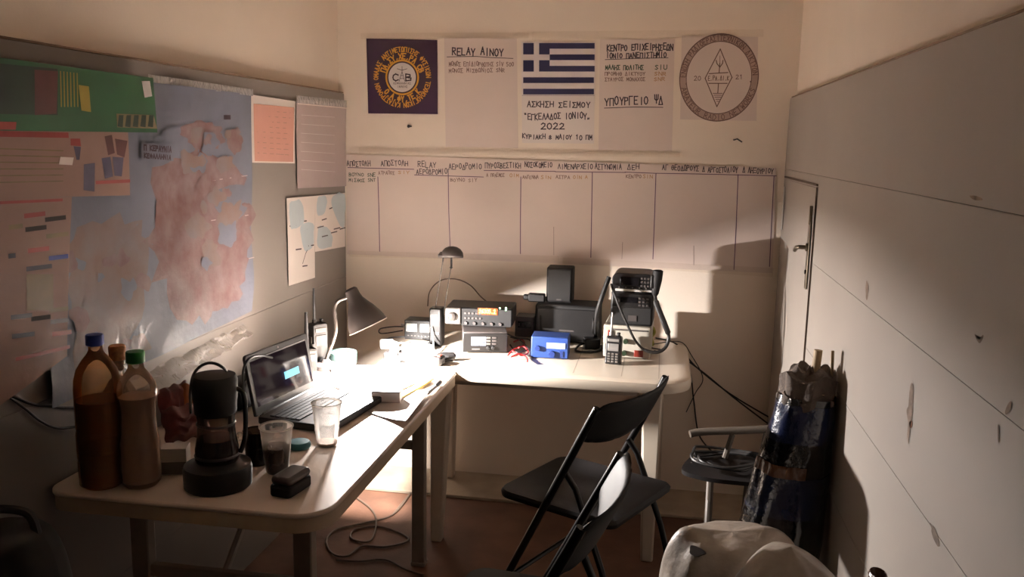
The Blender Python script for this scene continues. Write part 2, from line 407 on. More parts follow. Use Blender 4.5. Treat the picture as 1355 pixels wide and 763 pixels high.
# planes: sheet coordinates of the three walls (a grows to the right as seen, b is height)
class Plane:
    def __init__(s, which): s.k = which
    def px(s, px, py):
        if s.k == 'W': p = on(px, py, 1, 0); return (p.x, p.z)
        if s.k == 'L': p = on(px, py, 0, XL); return (p.y, p.z)
        p = on(px, py, 0, XR); return (-p.y, p.z)
    def lift(s, off, wav=.0, seed=0, fx=3.0):
        def f(a, b):
            o = off + (wav * (noise.noise(Vector((a * fx + seed, b * fx, seed))) + 1) if wav else 0)
            if s.k == 'W': return Vector((a, -o, b))
            if s.k == 'L': return Vector((XL + o, a, b))
            return Vector((XR - o, -a, b))
        f.flip = False
        return f
PW, PL, PR = Plane('W'), Plane('L'), Plane('R')
class Sheet:
    """a paper on a wall, its print drawn in sheet coordinates"""
    def __init__(s, pl, corners, off=.0015, wav=.0, seed=0, nu=14, nv=14, fx=3.0):
        s.pl = pl; s.g = G(); s.c = [Vector(pl.px(*q)) for q in corners]       # tl tr br bl
        s.f = pl.lift(off, wav, seed, fx); s.off, s.wav, s.seed, s.fx = off, wav, seed, fx
        s.g.patch(lambda u, v: s.f(*s.uv(u, v)), nu, nv, 0)
    def uv(s, u, v):
        tl, tr, br, bl = s.c
        p = (tl * (1 - u) + tr * u) * (1 - v) + (bl * (1 - u) + br * u) * v
        return (p.x, p.y)
    def ink(s, k=1): return s.pl.lift(s.off + .0007 * k, s.wav, s.seed, s.fx)
    def text(s, t, p0, p1, hpx, mi, wd=.0035, **k):
        a, b = s.pl.px(*p0), s.pl.px(*p1)
        c = s.pl.px(p0[0], p0[1] - hpx)
        write(s.g, t, a, b, math.hypot(c[0] - a[0], c[1] - a[1]), s.ink(), mi, wd, **k)
    def line(s, pts, mi, wd=.003):
        ribbon(s.g, [s.pl.px(*p) for p in pts], wd, s.ink(), mi)
    def quad(s, corners, mi, k=1, n=6):
        c = [Vector(s.pl.px(*q)) for q in corners]; f = s.ink(k)
        def fn(u, v):
            p = (c[0] * (1 - u) + c[1] * u) * (1 - v) + (c[3] * (1 - u) + c[2] * u) * v
            return f(p.x, p.y)
        s.g.patch(fn, n, n, mi)
    def rect(s, x0, y0, x1, y1, mi, k=1): s.quad([(x0, y0), (x1, y0), (x1, y1), (x0, y1)], mi, k)
    def blob(s, pts, mi, k=1, rough=.35, sub=5, cell=12):
        """irregular filled patch, outline through pixel points, roughened"""
        P = [Vector((*s.pl.px(*q), 0)) for q in pts]
        P = spline(P, sub, True); c = sum(P, Vector()) / len(P); f = s.ink(k); n = len(P)
        Q = [p + (p - c) * rough * .5 * noise.noise(Vector((p.x * 40, p.y * 40, k))) for p in P]
        rings = 6; vs = [f(c.x, c.y)]; fs = []
        for j in range(1, rings + 1):
            for q in Q: t = c + (q - c) * (j / rings); vs.append(f(t.x, t.y))
        for i in range(n): fs.append((0, 1 + i, 1 + (i + 1) % n))
        for j in range(rings - 1):
            for i in range(n):
                i2 = (i + 1) % n
                fs.append((1 + j * n + i, 1 + (j + 1) * n + i, 1 + (j + 1) * n + i2, 1 + j * n + i2))
        s.g.add(vs, fs, mi)
    def ring(s, c, r0, r1, mi, k=1, n=48):
        f = s.ink(k); vs = []
        for r in (r0, r1):
            for i in range(n):
                a = 2 * PI * i / n; vs.append(f(c[0] + r * math.cos(a), c[1] + r * math.sin(a)))
        s.g.add(vs, [(i, (i + 1) % n, n + (i + 1) % n, n + i) for i in range(n)], mi)
    def done(s, name, mats, label, cat, group=None, solid=.0006):
        return tag(obj(name, s.g, mats, smooth=False), label, cat, group)

# ================================================================== SETTING
YF = -5.2                                # how far the room runs back behind the camera
ZC = 2.55
g = G(); g.box((-.45, YF / 2 - .05, -.03), (3.0, -YF + .3, .06)); struct('floor', g, 'floor')
g = G(); g.prism([(XL, -.27), (XR - .02, -.27), (XR - .02, 0), (XL, 0)], 0, .014)
struct('trim_1', g, 'slab', bevel=.003)
g = G(); g.box((-.45, YF / 2 - .05, ZC + .03), (3.0, -YF + .3, .06)); struct('ceiling', g, 'ceil')
g = G(); g.box((-.45, .05, ZC / 2), (3.0, .1, ZC)); struct('wall_back', g, 'wall')
g = G(); g.box((XL - .075, YF / 2, ZC / 2), (.1, -YF, ZC)); struct('wall_left', g, 'wall')
g = G(); g.box((XR + .075, YF / 2, ZC / 2), (.1, -YF, ZC)); struct('wall_right', g, 'wall')
g = G(); g.box((-.45, YF - .05, ZC / 2), (3.0, .1, ZC)); struct('wall_rear', g, 'wall')

def panelling(name, x, sgn, rows, m, yend, corner=0):
    """horizontal boards fixed to a side wall, thin dark joints between them"""
    g = G(); t = .022
    for z0, z1 in rows:
        last = z1 > 1.6
        if last and corner:
            pts = [(yend, z0 + .0006), (-.003, z0 + .0006)] + [(-.003 - corner + corner * math.cos(a), z1 - corner + corner * math.sin(a)) for a in [i * PI / 12 for i in range(7)]] + [(yend, z1)]
            n = len(pts)
            vs = [(x, a, b) for a, b in pts] + [(x + sgn * t, a, b) for a, b in pts]
            g.add(vs, [tuple(range(n)), tuple(range(n, 2 * n))[::-1]] + [(i, (i + 1) % n, n + (i + 1) % n, n + i) for i in range(n)], 0)
        else:
            g.box((x + sgn * t / 2, yend / 2 - .0015, (z0 + z1) / 2), (t, -yend - .003, z1 - z0 - .0012), 0)
        g.box((x + sgn * (t / 2 + .002), yend / 2, z0), (t - .004, -yend - .01, .006), 1)
    o = struct(name, g, [m, 'gap'])
    return o
RB = [(.0, .298), (.298, .573), (.573, .848), (.848, 1.122), (1.122, 1.396), (1.396, 1.671)]
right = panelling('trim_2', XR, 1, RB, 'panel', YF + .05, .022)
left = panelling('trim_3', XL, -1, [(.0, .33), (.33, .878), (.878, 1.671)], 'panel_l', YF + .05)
g = G(); g.box((XL - .009, YF / 2, 1.674), (.02, -YF - .02, .005)); obj('top_edge', g, 'panel_edge', left)
g = G(); g.box((XR + .009, YF / 2 - .02, 1.6735), (.02, -YF - .06, .004)); obj('top_edge', g, 'panel_edge', right)

# stains and scuffs on the right panelling
def stain(pts, m, name):
    s = Sheet(PR, [(1200, 500), (1201, 500), (1201, 501), (1200, 501)], .0004)
    s.g = G(); s.off = .0002; s.blob(pts, 0, 1, 1.6, 6)
    o = obj(name, s.g, m, right, smooth=False)
for pts in ([(1203, 518), (1208, 516), (1209, 540), (1206, 560), (1203, 592), (1200, 590), (1202, 560), (1200, 540)],
            [(1230, 690), (1234, 692), (1243, 712), (1240, 718), (1234, 705)],
            [(1291, 442), (1297, 449), (1302, 442), (1303, 446), (1297, 453)],
            [(1330, 545), (1335, 535), (1339, 530), (1338, 540), (1332, 549)],
            [(1147, 370), (1149, 372), (1149, 392), (1146, 392)],
            [(1286, 259), (1298, 261), (1300, 265), (1288, 263)],
            [(1321, 565), (1323, 565), (1323, 582), (1321, 582)]):
    stain(pts, 'stain', 'stain')
stain([(1203, 557), (1207, 557), (1207, 565), (1204, 566)], 'rustdot', 'rust_mark')

# flush door cut into the right panelling
g = G(); ya, yb = -.788, -.045
g.box((XR - .001, (ya + yb) / 2, .68), (.003, yb - ya, 1.366 * 1 - .01), 0)
door = struct('door_1', g, 'panel', bevel=.002)
g = G(); g.box((XR - .0035, (ya + yb) / 2, 1.3665), (.005, yb - ya + .006, .006)); g.box((XR - .0035, ya - .001, .68), (.005, .0018, 1.36))
obj('gap', g, 'seam', door)
g = G(); g.box((XR - .0075, -.735, 1.14), (.004, .034, .22)); obj('handle_plate', g, 'brass', door, bevel=.002)
g = G(); g.tube([(XR - .008, -.735, 1.165), (XR - .036, -.735, 1.165), (XR - .042, -.725, 1.163), (XR - .042, -.69, 1.150)], .007, 10)
g.lathe([(.013, 0), (.013, .006)], (XR - .010, -.735, 1.165), 14, axis=(-1, 0, 0)); obj('handle', g, 'brass', door)
g = G(); g.lathe([(.007, 0), (.007, .004)], (XR - .0095, -.735, 1.085), 12, axis=(-1, 0, 0)); obj('keyhole', g, 'gap', door)
g = G(); g.box((XR - .008, -.735, 1.268), (.010, .012, .06)); obj('latch', g, 'brass', door, bevel=.002)
g = G(); g.box((XR - .0075, -.075, 1.245), (.003, .016, .17)); obj('door_strip', g, 'white', door, bevel=.001)

# ================================================================== PAPERS ON THE BACK WALL
s = Sheet(PW, [(485, 51), (579, 53), (579.5, 151), (487.5, 150)], .002, .001, 3)
c = PW.px(532.5, 102.5); r = PW.px(532.5 + 1, 102.5)[0] - c[0]
f = s.ink()
s.ring(c, 20 * r, 22.2 * r, 1)
s.ring(c, 0.001, 18.2 * r, 3); s.ring(c, 18.2 * r, 19.2 * r, 2, 1.4)
write_arc(s.g, 'ΟΜΑΔΑΣ ΑΝΤΙΜΕΤΩΠΙΣΗΣ ΦΥΣΙΚΩΝ ΤΕΧΝΟΛΟΓΙΚΩΝ ΚΑΤΑΣΤΡΟΦΩΝ ', c, 32 * r, 186, -174, 5.6 * r, f, 1, .0036)
write_arc(s.g, 'ΠΑ.ΣΥ.ΧΕ.ΡΑ CΒ', c, 23.2 * r, 166, 14, 6.6 * r, f, 1, .0050)
write_arc(s.g, 'Ο.Α.ΦΥ.ΤΕ.Κ', c, 23.6 * r, 216, 326, 6.8 * r, f, 1, .0052, inward=True)
def px_text(s, t, x0, x1, y, h, mi, wd, **k): s.text(t, (x0, y), (x1, y), h, mi, wd, **k)
f2 = s.pl.lift(s.off + .0012, s.wav, s.seed); 
write(s.g, 'C', PW.px(519, 107), PW.px(529, 107), 8.5 * r, f2, 2, .0055, jit=0)
write(s.g, 'Β', PW.px(536, 107), PW.px(546, 107), 8.5 * r, f2, 2, .0055, jit=0)
for q in ([(528.5, 107.5), (532.4, 95), (536, 107.5)], [(530, 104), (535, 104)], [(531, 100), (534, 100)], [(532.4, 96), (532.4, 88)], [(526, 91), (532.4, 93), (539, 91)]):
    ribbon(s.g, [PW.px(*p) for p in q], .0022, f2, 2)
write(s.g, 'ΚΕΦΑΛΛΗΝΙΑΣ', PW.px(521, 111.5), PW.px(544, 111.5), 2.6 * r, f2, 2, .0012)
write(s.g, 'ΙΘΑΚΗΣ', PW.px(526, 116), PW.px(540, 116), 2.6 * r, f2, 2, .0012)
s.done('poster', ['navy', 'gold', 'ink', 'disc'], 'dark purple square poster with gold ring lettering round a grey emblem', 'poster', 'sheets taped to the back wall')

s = Sheet(PW, [(588, 50), (684, 51), (686, 196), (590, 194)], .0015, .002, 5)
s.text('RΕLΑΥ ΑΙΝΟΥ', (598, 73), (667, 73.5), 9, 1, .0048, jit=.12)
s.line([(592, 75.4), (630, 74.7), (650, 76.2), (679, 77.4)], 1, .0026)
s.text('ΜΟΝΟΣ ΕΠΙΔΙΟΡΘΩΤΗΣ SIV 500', (594, 87.5), (680, 87.5), 5.5, 2, .0028, jit=.12)
s.text('ΜΟΝΟΣ ΜΙΣΘΩΝΙΟΣ SΝR', (594, 96), (668, 95.5), 5, 2, .0028, jit=.12)
s.done('paper_sheet', ['chart', 'ink', 'ink2'], 'white paper sheet headed RELAY with two lines of handwriting, right of the purple poster', 'paper', 'sheets taped to the back wall')

s = Sheet(PW, [(690, 55.5), (788, 56), (786, 190), (691, 189)], .002, .0015, 8)
fx0, fx1, fy0, fy1 = 692.5, 787, 57, 125; hh = (fy1 - fy0) / 9
for i in (0, 2, 4):
    s.rect(727.5 if i < 5 else fx0, fy0 + i * hh, fx1, fy0 + (i + 1) * hh, 1)
for i in (6, 8): s.rect(fx0, fy0 + i * hh, fx1 - 1, fy0 + (i + 1) * hh, 1)
for x0, x1 in ((692.5, 706.5), (713.5, 727.5)):
    for y0, y1 in ((fy0, fy0 + 2 * hh), (fy0 + 3 * hh, fy0 + 5 * hh)): s.rect(x0, y0, x1, y1, 1)
s.line([(691, 126.2), (786.5, 126.5)], 2, .0012)
s.text('ΑΣΚΗΣΗ ΣΕΙΣΜΟΥ', (697, 141), (781, 142), 7, 2, .0040, jit=.12)
s.text('“ΕΓΚΕΛΑΔΟΣ ΙΟΝΙΟΥ„', (693, 158), (782, 157), 7.5, 2, .0040, jit=.12)
s.text('2022', (715, 171), (748, 171), 7.5, 2, .0046)
s.text('ΚΥΡΙΑΚΗ 8 ΜΑΙΟΥ 10 ΠΜ', (691, 183), (784, 185), 5.5, 2, .0036, jit=.12)
s.done('flag_sheet', ['paper', 'flagblue', 'ink'], 'sheet with a blue and white striped flag above handwriting and the year 2022', 'poster', 'sheets taped to the back wall')

s = Sheet(PW, [(794, 52), (893, 52), (889, 200), (792, 198)], .0015, .002, 11)
s.text('ΚΕΝΤΡΟ ΕΠΙΧΕΙΡΗΣΕΩΝ', (803, 67), (891, 66), 8, 1, .0042, jit=.12)
s.text('ΙΟΝΙΟ ΠΑΝΕΠΙΣΤΗΜΙΟ', (802, 77), (882, 76), 6.5, 1, .0038, jit=.12)
s.line([(801, 79), (840, 77.5), (884, 76.5)], 1, .0026)
s.text('ΜΑΛΗΣ ΠΟΛΙΤΗΣ', (801, 92), (852, 92), 5.5, 3, .0034, jit=.12); s.text('SIU', (866, 92), (883, 92), 6, 3, .0030)
s.text('ΠΡΟΜΗΘ ΔΙΚΤΥΟΥ', (800, 100), (854, 100), 4.5, 2, .0026); s.text('SΝR', (865, 100), (882, 100), 4.5, 4, .0026)
s.text('ΣΤΑΥΡΟΣ ΜΟΝΑΧΟΣ', (800, 107.5), (854, 107), 4.5, 2, .0026); s.text('SΝR', (865, 107), (880, 107), 4.5, 4, .0026)
s.text('ΥΠΟΥΡΓΕΙΟ ΨΔ', (800, 139), (878, 137), 10, 1, .0044, jit=.12)
s.line([(800, 143), (840, 141.5), (877, 142)], 1, .0030)
s.done('paper_sheet', ['chart', 'ink', 'ink2', 'greenink', 'orangeink'], 'white sheet of handwriting with several underlined headings between the flag and the round logo', 'paper', 'sheets taped to the back wall')

s = Sheet(PW, [(902, 47), (1003, 49), (1001, 160), (900, 158)], .0015, .0012, 13)
c = PW.px(951, 103); f = s.ink()
kx, ky = 46.6 * r, 51.6 * r
for a, b in ((1.0, .975), (.83, .81)):
    vs = []
    for q in (a, b):
        for i in range(64): vs.append(s.ink(1.4)(c[0] + kx * q * math.cos(2 * PI * i / 64), c[1] + ky * q * math.sin(2 * PI * i / 64)))
    s.g.add(vs, [(i, (i + 1) % 64, 64 + (i + 1) % 64, 64 + i) for i in range(64)], 1)
vs = []
for q in (.98, .82):
    for i in range(64): vs.append(s.ink(.6)(c[0] + kx * q * math.cos(2 * PI * i / 64), c[1] + ky * q * math.sin(2 * PI * i / 64)))
s.g.add(vs, [(i, (i + 1) % 64, 64 + (i + 1) % 64, 64 + i) for i in range(64)], 2)
class El:                                  # squeeze the circle into the slightly oval print
    def __init__(s, f): s.fn = f; s.flip = False
    def __call__(s, a, b): return s.fn(c[0] + (a - c[0]) * .905, b)
fe = El(s.ink(1.4))
write_arc(s.g, 'ΕΝΩΣΗ ΡΑΔΙΟΕΡΑΣΙΤΕΧΝΙΚΩΝ ΔΙΚΤΥΩΝ', c, 43.6 * r, 180, 4, 6 * r, fe, 1, .0026)
write_arc(s.g, 'ΑΜΑΤΕUR RΑDΙΟ ΝΕΤWΟRΚS', c, 43.6 * r, 194, 346, 6 * r, fe, 1, .0026, inward=True)
L = lambda *p, wd=.0036: ribbon(s.g, [PW.px(*q) for q in p], wd, s.ink(1.4), 1)
L((953, 65), (968.5, 102.5), (948.5, 141), (933, 103.5), (953, 65))
L((938.5, 97.5), (963, 96)); L((938, 110.3), (962, 110.3)); L((951.5, 96.5), (952.4, 84))
L((952.4, 89), (948.5, 84), (947.6, 80)); L((952.4, 89), (956, 84), (956.6, 80)); L((952.4, 86), (952.6, 74), wd=.002)
L((950.6, 110.5), (949.8, 122.5))
for y, a in ((123.5, 6), (126, 5), (128.6, 3.8), (131.3, 2.5), (134, 1.2)): L((949.6 - a, y), (949.6 + a, y), wd=.0026)
write(s.g, 'Ε.ΡΑ.ΔΙ.Κ', PW.px(936.5, 106.5), PW.px(965, 106), 5 * r, s.ink(1.4), 1, .0024)
write(s.g, '20', PW.px(918, 106.5), PW.px(928, 106), 5 * r, s.ink(1.4), 1, .0024)
write(s.g, '21', PW.px(973, 104.5), PW.px(983, 104), 5 * r, s.ink(1.4), 1, .0024)
s.ring(PW.px(908, 111), 0.0003, .003, 1, 1.6, 10); s.ring(PW.px(993, 108), 0.0003, .003, 1, 1.6, 10)
s.done('logo_sheet', ['chart', 'logo', 'logoring'], 'sheet with a round brown ring logo and a diamond antenna sign', 'poster', 'sheets taped to the back wall')

# the long ruled chart below
s = Sheet(PW, [(458, 204), (1027, 222), (1022, 361), (460, 336)], .0015, .004, 17, 60, 14, 6)
hd = [('ΑΠΟΣΤΟΛΗ', 459.5, 220, 491, 219), ('ΑΠΟΣΤΟΛΗ', 504, 219.5, 541, 218.5), ('RΕLΑΥ', 553, 221, 578, 221), ('ΑΕΡΟΔΡΟΜΙΟ', 551, 230, 593, 230),
      ('ΑΕΡΟΔΡΟΜΙΟ', 594, 223.5, 638, 223.5), ('ΠΥΡΟΣΒΕΣΤΙΚΗ', 642, 222, 690, 222), ('ΝΟΣΟΚΟΜΕΙΟ', 694.5, 221, 731, 221.5), ('ΛΙΜΕΝΑΡΧΕΙΟ', 738, 223, 785, 223.5),
      ('ΑΣΤΥΝΟΜΙΑ', 787, 223.5, 823, 224), ('ΔΕΗ', 830, 224, 846, 224), ('ΑΓ ΘΕΟΔΩΡΟΥΣ', 876, 225, 925, 226), ('Δ ΑΡΓΟΣΤΟΛΙΟΥ', 929, 227, 976, 228), ('Δ ΛΗΞΟΥΡΙΟΥ', 982, 228.5, 1023, 229.5)]
for t, x0, y0, x1, y1 in hd: s.text(t, (x0, y0), (x1, y1), 6.6, 1, .0030, jit=.12)
for q in ([(461, 221.5), (500, 222.6), (548, 223.8)], [(549, 231.2), (594, 232.6), (640, 234)], [(641, 225.3), (690, 226), (735, 226.6)], [(735, 227), (828, 228)],
          [(827, 227.6), (865, 229)], [(865, 229), (925, 230), (975, 231.2), (1027, 232.5)]): s.line(q, 2, .0030)
for q in ([(500.5, 234), (502, 280), (503, 332)], [(593.5, 224), (594.5, 280), (596, 325)], [(689.5, 234), (689, 280), (689, 335)], [(784, 228), (783, 285), (782, 340)],
          [(868, 230), (866, 290), (864, 342)], [(976.5, 231), (974, 300), (971, 356)], [(1024, 233), (1020, 310), (1018, 352)]): s.line(q, 2, .0034)
for q in ([(733, 300), (733, 337)], [(824, 320), (823, 342)], [(918, 325), (918, 350)]): s.line(q, 3, .0016)
for t, x0, y0, x1, mi in (('ΒΟΥΝΟ SΝΕ', 462, 233, 498, 4), ('ΜΙΣΘΟΣ SΝΤ', 462, 240, 498, 4), ('ΑΤΡΑΠΟΣ', 501, 230.5, 523, 3), ('SΙΥ', 527, 230, 543, 5), ('ΒΟΥΝΟ SΙΥ', 596, 240, 632, 3),
                         ('Α ΠΟΛΕΜΟΣ', 644, 233.5, 668, 3), ('ΟΙΜ', 674, 234, 687, 5), ('ΑΝΤΕΝΝΑ', 691.5, 236, 713, 3), ('SΙΝ', 715, 236, 730, 5), ('ΑΣΤΡΑ', 735, 236, 755, 3), ('ΟΙΝ Α', 758, 236, 778, 5),
                         ('ΚΕΝΤΡΟ', 828, 235, 849, 3), ('SΙΝ', 850, 235, 864, 5)):
    s.text(t, (x0, y0), (x1, y0 + .3), 4.2, mi, .0024, jit=.12)
s.done('wall_chart', ['chart', 'ink', 'purpleink', 'ink2', 'greenink', 'orangeink'], 'long white paper chart ruled into columns under a row of handwritten headings', 'chart')

# clear tape strips
def tape(pl, corners, label, off=.006, seed=1):
    s = Sheet(pl, corners, off, .0012, seed, 40, 3, 14)
    return s.done('tape_strip', ['tape'], label, 'tape', 'clear tape strips on the walls')
tape(PW, [(478, 44), (700, 43), (700, 51), (478, 52)], 'clear tape strip along the top of the purple poster and the RELAY sheet', seed=2)
tape(PW, [(704, 42), (1010, 39), (1010, 49), (704, 53)], 'clear tape strip along the top of the flag sheet and the round logo', seed=4)
tape(PW, [(462, 331), (740, 338), (740, 346), (462, 339)], 'clear tape strip along the left half of the chart bottom edge', .007, 6)
tape(PW, [(745, 340), (1024, 354), (1022, 366), (745, 348)], 'clear tape strip along the right half of the chart bottom edge', .007, 9)
tape(PW, [(476, 195), (900, 201), (900, 208), (476, 203)], 'clear tape strip along the bottom of the flag sheet, above the chart headings', .007, 12)

# small fixings in the bare wall
p = on(541, 167, 1, 0); g = G(); g.lathe([(.006, 0), (.007, .004), (.003, .008), (0, .009)], (p.x, 0, p.z), 10, axis=(0, -1, 0)); g.box((p.x + .006, -.004, p.z), (.014, .005, .006))
tag(obj('wall_plug', g, 'dark'), 'small dark plug in the wall below the purple poster', 'plug')
p = on(975, 185, 1, 0); g = G(); g.tube([(p.x - .012, -.0, p.z), (p.x - .010, -.012, p.z), (p.x, -.014, p.z + .004), (p.x + .02, -.008, p.z - .008)], .003, 7)
tag(obj('wall_hook', g, 'dark'), 'small bent dark hook in the wall below the round logo', 'hook')

# ================================================================== PAPERS ON THE LEFT PANELLING
s = Sheet(PL, [(60, 92), (328, 125), (329, 411), (60, 540)], .002, .012, 21, 30, 30, 5)
s.blob([(205, 215), (250, 200), (300, 215), (325, 260), (322, 330), (290, 400), (250, 420), (205, 380), (190, 300)], 2, 1, .6)
s.blob([(95, 300), (150, 290), (185, 320), (180, 420), (150, 470), (100, 490), (85, 400)], 3, 1, .6)
s.blob([(215, 225), (260, 230), (270, 300), (240, 380), (210, 340)], 1, 2, .7)
s.blob([(280, 250), (322, 245), (324, 270), (300, 300), (282, 290)], 0, 2, .6)
s.blob([(262, 340), (310, 330), (318, 380), (290, 410), (258, 400)], 1, 2, .8)
s.blob([(230, 170), (260, 160), (290, 170), (280, 195), (245, 192)], 2, 1, .8)
s.blob([(120, 300), (160, 330), (165, 400), (130, 410)], 3, 2, .6)
random.seed(11)
for k in range(46):
    x0, y0 = random.uniform(195, 304), random.uniform(170, 400)
    if k % 3 == 0: x0 = random.uniform(80, 190); y0 = random.uniform(290, 470)
    rr0 = random.uniform(4, 15)
    s.blob([(x0 + rr0 * random.uniform(.6, 1.5) * math.cos(a), y0 + rr0 * random.uniform(.6, 1.8) * math.sin(a)) for a in [i * PI / 4 for i in range(8)]], random.choice((1, 2, 3, 0)), 2.5 + .05 * k, .8, 4)
s.rect(178, 189, 221, 213, 0, 7)
_k = s.ink; s.ink = lambda k=1: _k(8)
s.text('Π ΚΕΡΑΥΝΙΑ', (181, 198), (217, 201), 6.5, 4, .0045, jit=.05)
s.text('ΚΕΦΑΛΛΗΝΙΑ', (181, 208), (217, 211), 5.5, 4, .0040, jit=.05)
s.ink = _k
s.rect(290, 152, 299, 158, 4)
for x0, y0, x1, y1 in ((262, 240, 322, 232), (268, 292, 326, 284), (270, 356, 330, 340)): s.line([(x0, y0), (x1, y1)], 5, .003)
wallmap = s.done('wall_map', ['sea', 'land', 'land', 'land2', 'ink', 'greysheet'], 'large blue and pink map in crinkled plastic on the left panelling', 'map')
# torn edge of its clear cover sticking out below
g = G(); a, b = PL.px(150, 512), PL.px(318, 428)
def film(u, v):
    y = a[0] + (b[0] - a[0]) * u; z = a[1] + (b[1] - a[1]) * u - v * (.055 - .02 * u)
    o = .010 + v * .035 * (1 + .7 * noise.noise(Vector((u * 9, v * 2, 2)))) + .010 * noise.noise(Vector((u * 22, v * 5, 7)))
    return (XL + max(o, .004), y, z + .012 * noise.noise(Vector((u * 12, 3, v))))
g.patch(film, 40, 8); obj('plastic_cover', g, 'film', wallmap)

s = Sheet(PL, [(-30, 168), (158, 172), (162, 258), (-30, 262)], .016, .006, 25, 16, 10)
s.line([(-20, 176.5), (75, 178.5)], 1, .012); s.quad([(66, 207), (84, 208), (82, 218), (64, 217)], 5, 2)
for q in ([(80, 183), (93, 183), (94, 193), (80, 192)],): s.quad(q, 1)
s.quad([(84, 193), (94, 194), (92, 211), (88, 211)], 3)
for i, q in enumerate(([(126, 180), (136, 178), (140, 202), (131, 205)], [(140, 183), (157, 186), (153, 208), (143, 204)], [(122, 209), (134, 207), (138, 233), (127, 236)], [(137, 207), (152, 208), (150, 233), (140, 232)])): s.quad(q, 2 if i < 2 else 3)
s.quad([(98, 217), (113, 215), (113, 253), (98, 251)], 3)
s.line([(116, 241), (160, 239)], 1, .008)
for i in range(6): s.line([(-20, 196 + i * 9), (70, 199 + i * 8)], 4, .0025)
s.done('product_poster', ['pinkpaper', 'redprint', 'phone', 'phoneblue', 'tan', 'paper'], 'pinkish product poster with red bars and dark devices under the green banner', 'poster', 'posters on the left panelling')

s = Sheet(PL, [(-30, 262), (84, 260), (78, 470), (-30, 548)], .016, .006, 27, 14, 20)
for x0, y0, w_, m_ in ((22, 285, 24, 1), (50, 290, 24, 6), (24, 303, 24, 6), (52, 312, 26, 4), (28, 331, 24, 1), (56, 341, 22, 7), (26, 355, 30, 5), (5, 419, 24, 5), (32, 421, 22, 6), (56, 410, 22, 4), (58, 425, 20, 5), (6, 444, 26, 5), (60, 441, 22, 1), (2, 300, 14, 4), (2, 338, 5, 5)):
    s.line([(x0, y0), (x0 + w_, y0 - w_ * .12)], m_, .010)
s.line([(-20, 268), (70, 264)], 1, .006)
s.line([(10, 474), (80, 458)], 1, .008); s.rect(24, 362, 60, 410, 4)
s.done('product_poster', ['pinkpaper', 'redprint', 'phone', 'phoneblue', 'tan', 'lcd_dark', 'gap', 'bluecap'], 'pinkish catalogue poster of small printed boxes at the left edge of the picture', 'poster', 'posters on the left panelling')

s = Sheet(PL, [(-40, 73), (188, 103), (193.5, 175), (-40, 172)], .026, .004, 29, 20, 8)
s.quad([(-38, 82), (60, 91), (60, 152), (-38, 150)], 1); s.quad([(28, 92), (60, 94), (58, 150), (28, 152)], 2, 2)
for i in range(6): s.line([(64 + i * 4.5, 95 + i * .5), (65 + i * 4.5, 140)], 3, .004)
s.quad([(88, 112), (102, 114), (105, 148), (92, 146)], 3, 2)
s.quad([(139, 150), (188, 152), (193, 170), (140, 168)], 4)
for i in range(5): s.quad([(142 + i * 10, 152), (148 + i * 10, 152), (147 + i * 10, 168), (140 + i * 10, 167)], 5, 2)
s.quad([(172, 107), (183, 107), (186, 127), (176, 129)], 6, 2)
s.quad([(-40, 160), (3, 161), (2, 171), (-40, 171)], 7, 2)
s.done('banner', ['green', 'greendk', 'phone', 'yellow', 'tan', 'greendk', 'disc', 'redprint'], 'green printed banner with yellow blocks at the top left', 'banner')

s = Sheet(PL, [(329, 125), (389, 134), (388, 216), (331, 215)], .003, .004, 31)
s.quad([(333, 137), (387, 142), (386, 214), (334, 213)], 1)
for i in range(9): s.line([(338, 146 + i * 7), (382, 149 + i * 7)], 2, .0018)
s.done('paper_sheet', ['paper', 'rose', 'pinkpaper'], 'salmon pink printed sheet on the grey left panelling', 'paper', 'sheets on the left panelling')
s = Sheet(PL, [(389, 132), (455.5, 139), (455, 246), (391, 249)], .004, .006, 33)
s.line([(391, 137), (455, 143)], 1, .004)
for i in range(7): s.line([(396, 152 + i * 12), (440, 155 + i * 12)], 2, .0016)
s.done('paper_sheet', ['greysheet', 'paper', 'disc'], 'grey sheet in a clear sleeve beside the room corner', 'paper', 'sheets on the left panelling')
s = Sheet(PL, [(377, 262), (415, 259), (414.5, 367), (380, 378)], .003, .003, 35)
s.blob([(381, 270), (395, 266), (400, 290), (392, 300), (382, 300)], 1); s.blob([(395, 300), (412, 296), (412, 325), (400, 330)], 1)
for x, y, w_ in ((381, 299, 8), (394, 293, 9), (397, 304, 7), (389, 330, 7), (406, 325, 7), (398, 352, 6)): s.line([(x, y), (x + w_, y - 1)], 2, .005)
s.line([(398, 348), (402, 335), (404, 331)], 2, .004)
s.done('map_sheet', ['paper', 'paleblue', 'ink'], 'taller white map sheet with pale blue sea below the grey sheet', 'map', 'small map sheets on the left panelling')
s = Sheet(PL, [(415, 259), (455.5, 255), (455, 326), (415, 333)], .003, .003, 37)
s.blob([(418, 262), (430, 260), (428, 280), (418, 284)], 1); s.blob([(436, 262), (454, 258), (454, 300), (444, 290)], 1); s.blob([(420, 300), (436, 305), (436, 325), (420, 328)], 1)
for x, y, w_ in ((418, 301, 8), (424, 291, 6), (424, 313, 8), (436, 308, 8), (440, 303, 8), (448, 303, 7), (434, 276, 5)): s.line([(x, y), (x + w_, y - 2)], 2, .005)
s.done('map_sheet', ['paper', 'paleblue', 'ink'], 'shorter white map sheet touching the room corner', 'map', 'small map sheets on the left panelling')
tape(PL, [(190, 98), (330, 118), (330, 127), (190, 108)], 'clear tape strip along the top of the big map', .012, 15)
tape(PL, [(388, 126), (456, 133), (456, 142), (388, 136)], 'clear tape strip along the top of the grey sheet', .011, 18)

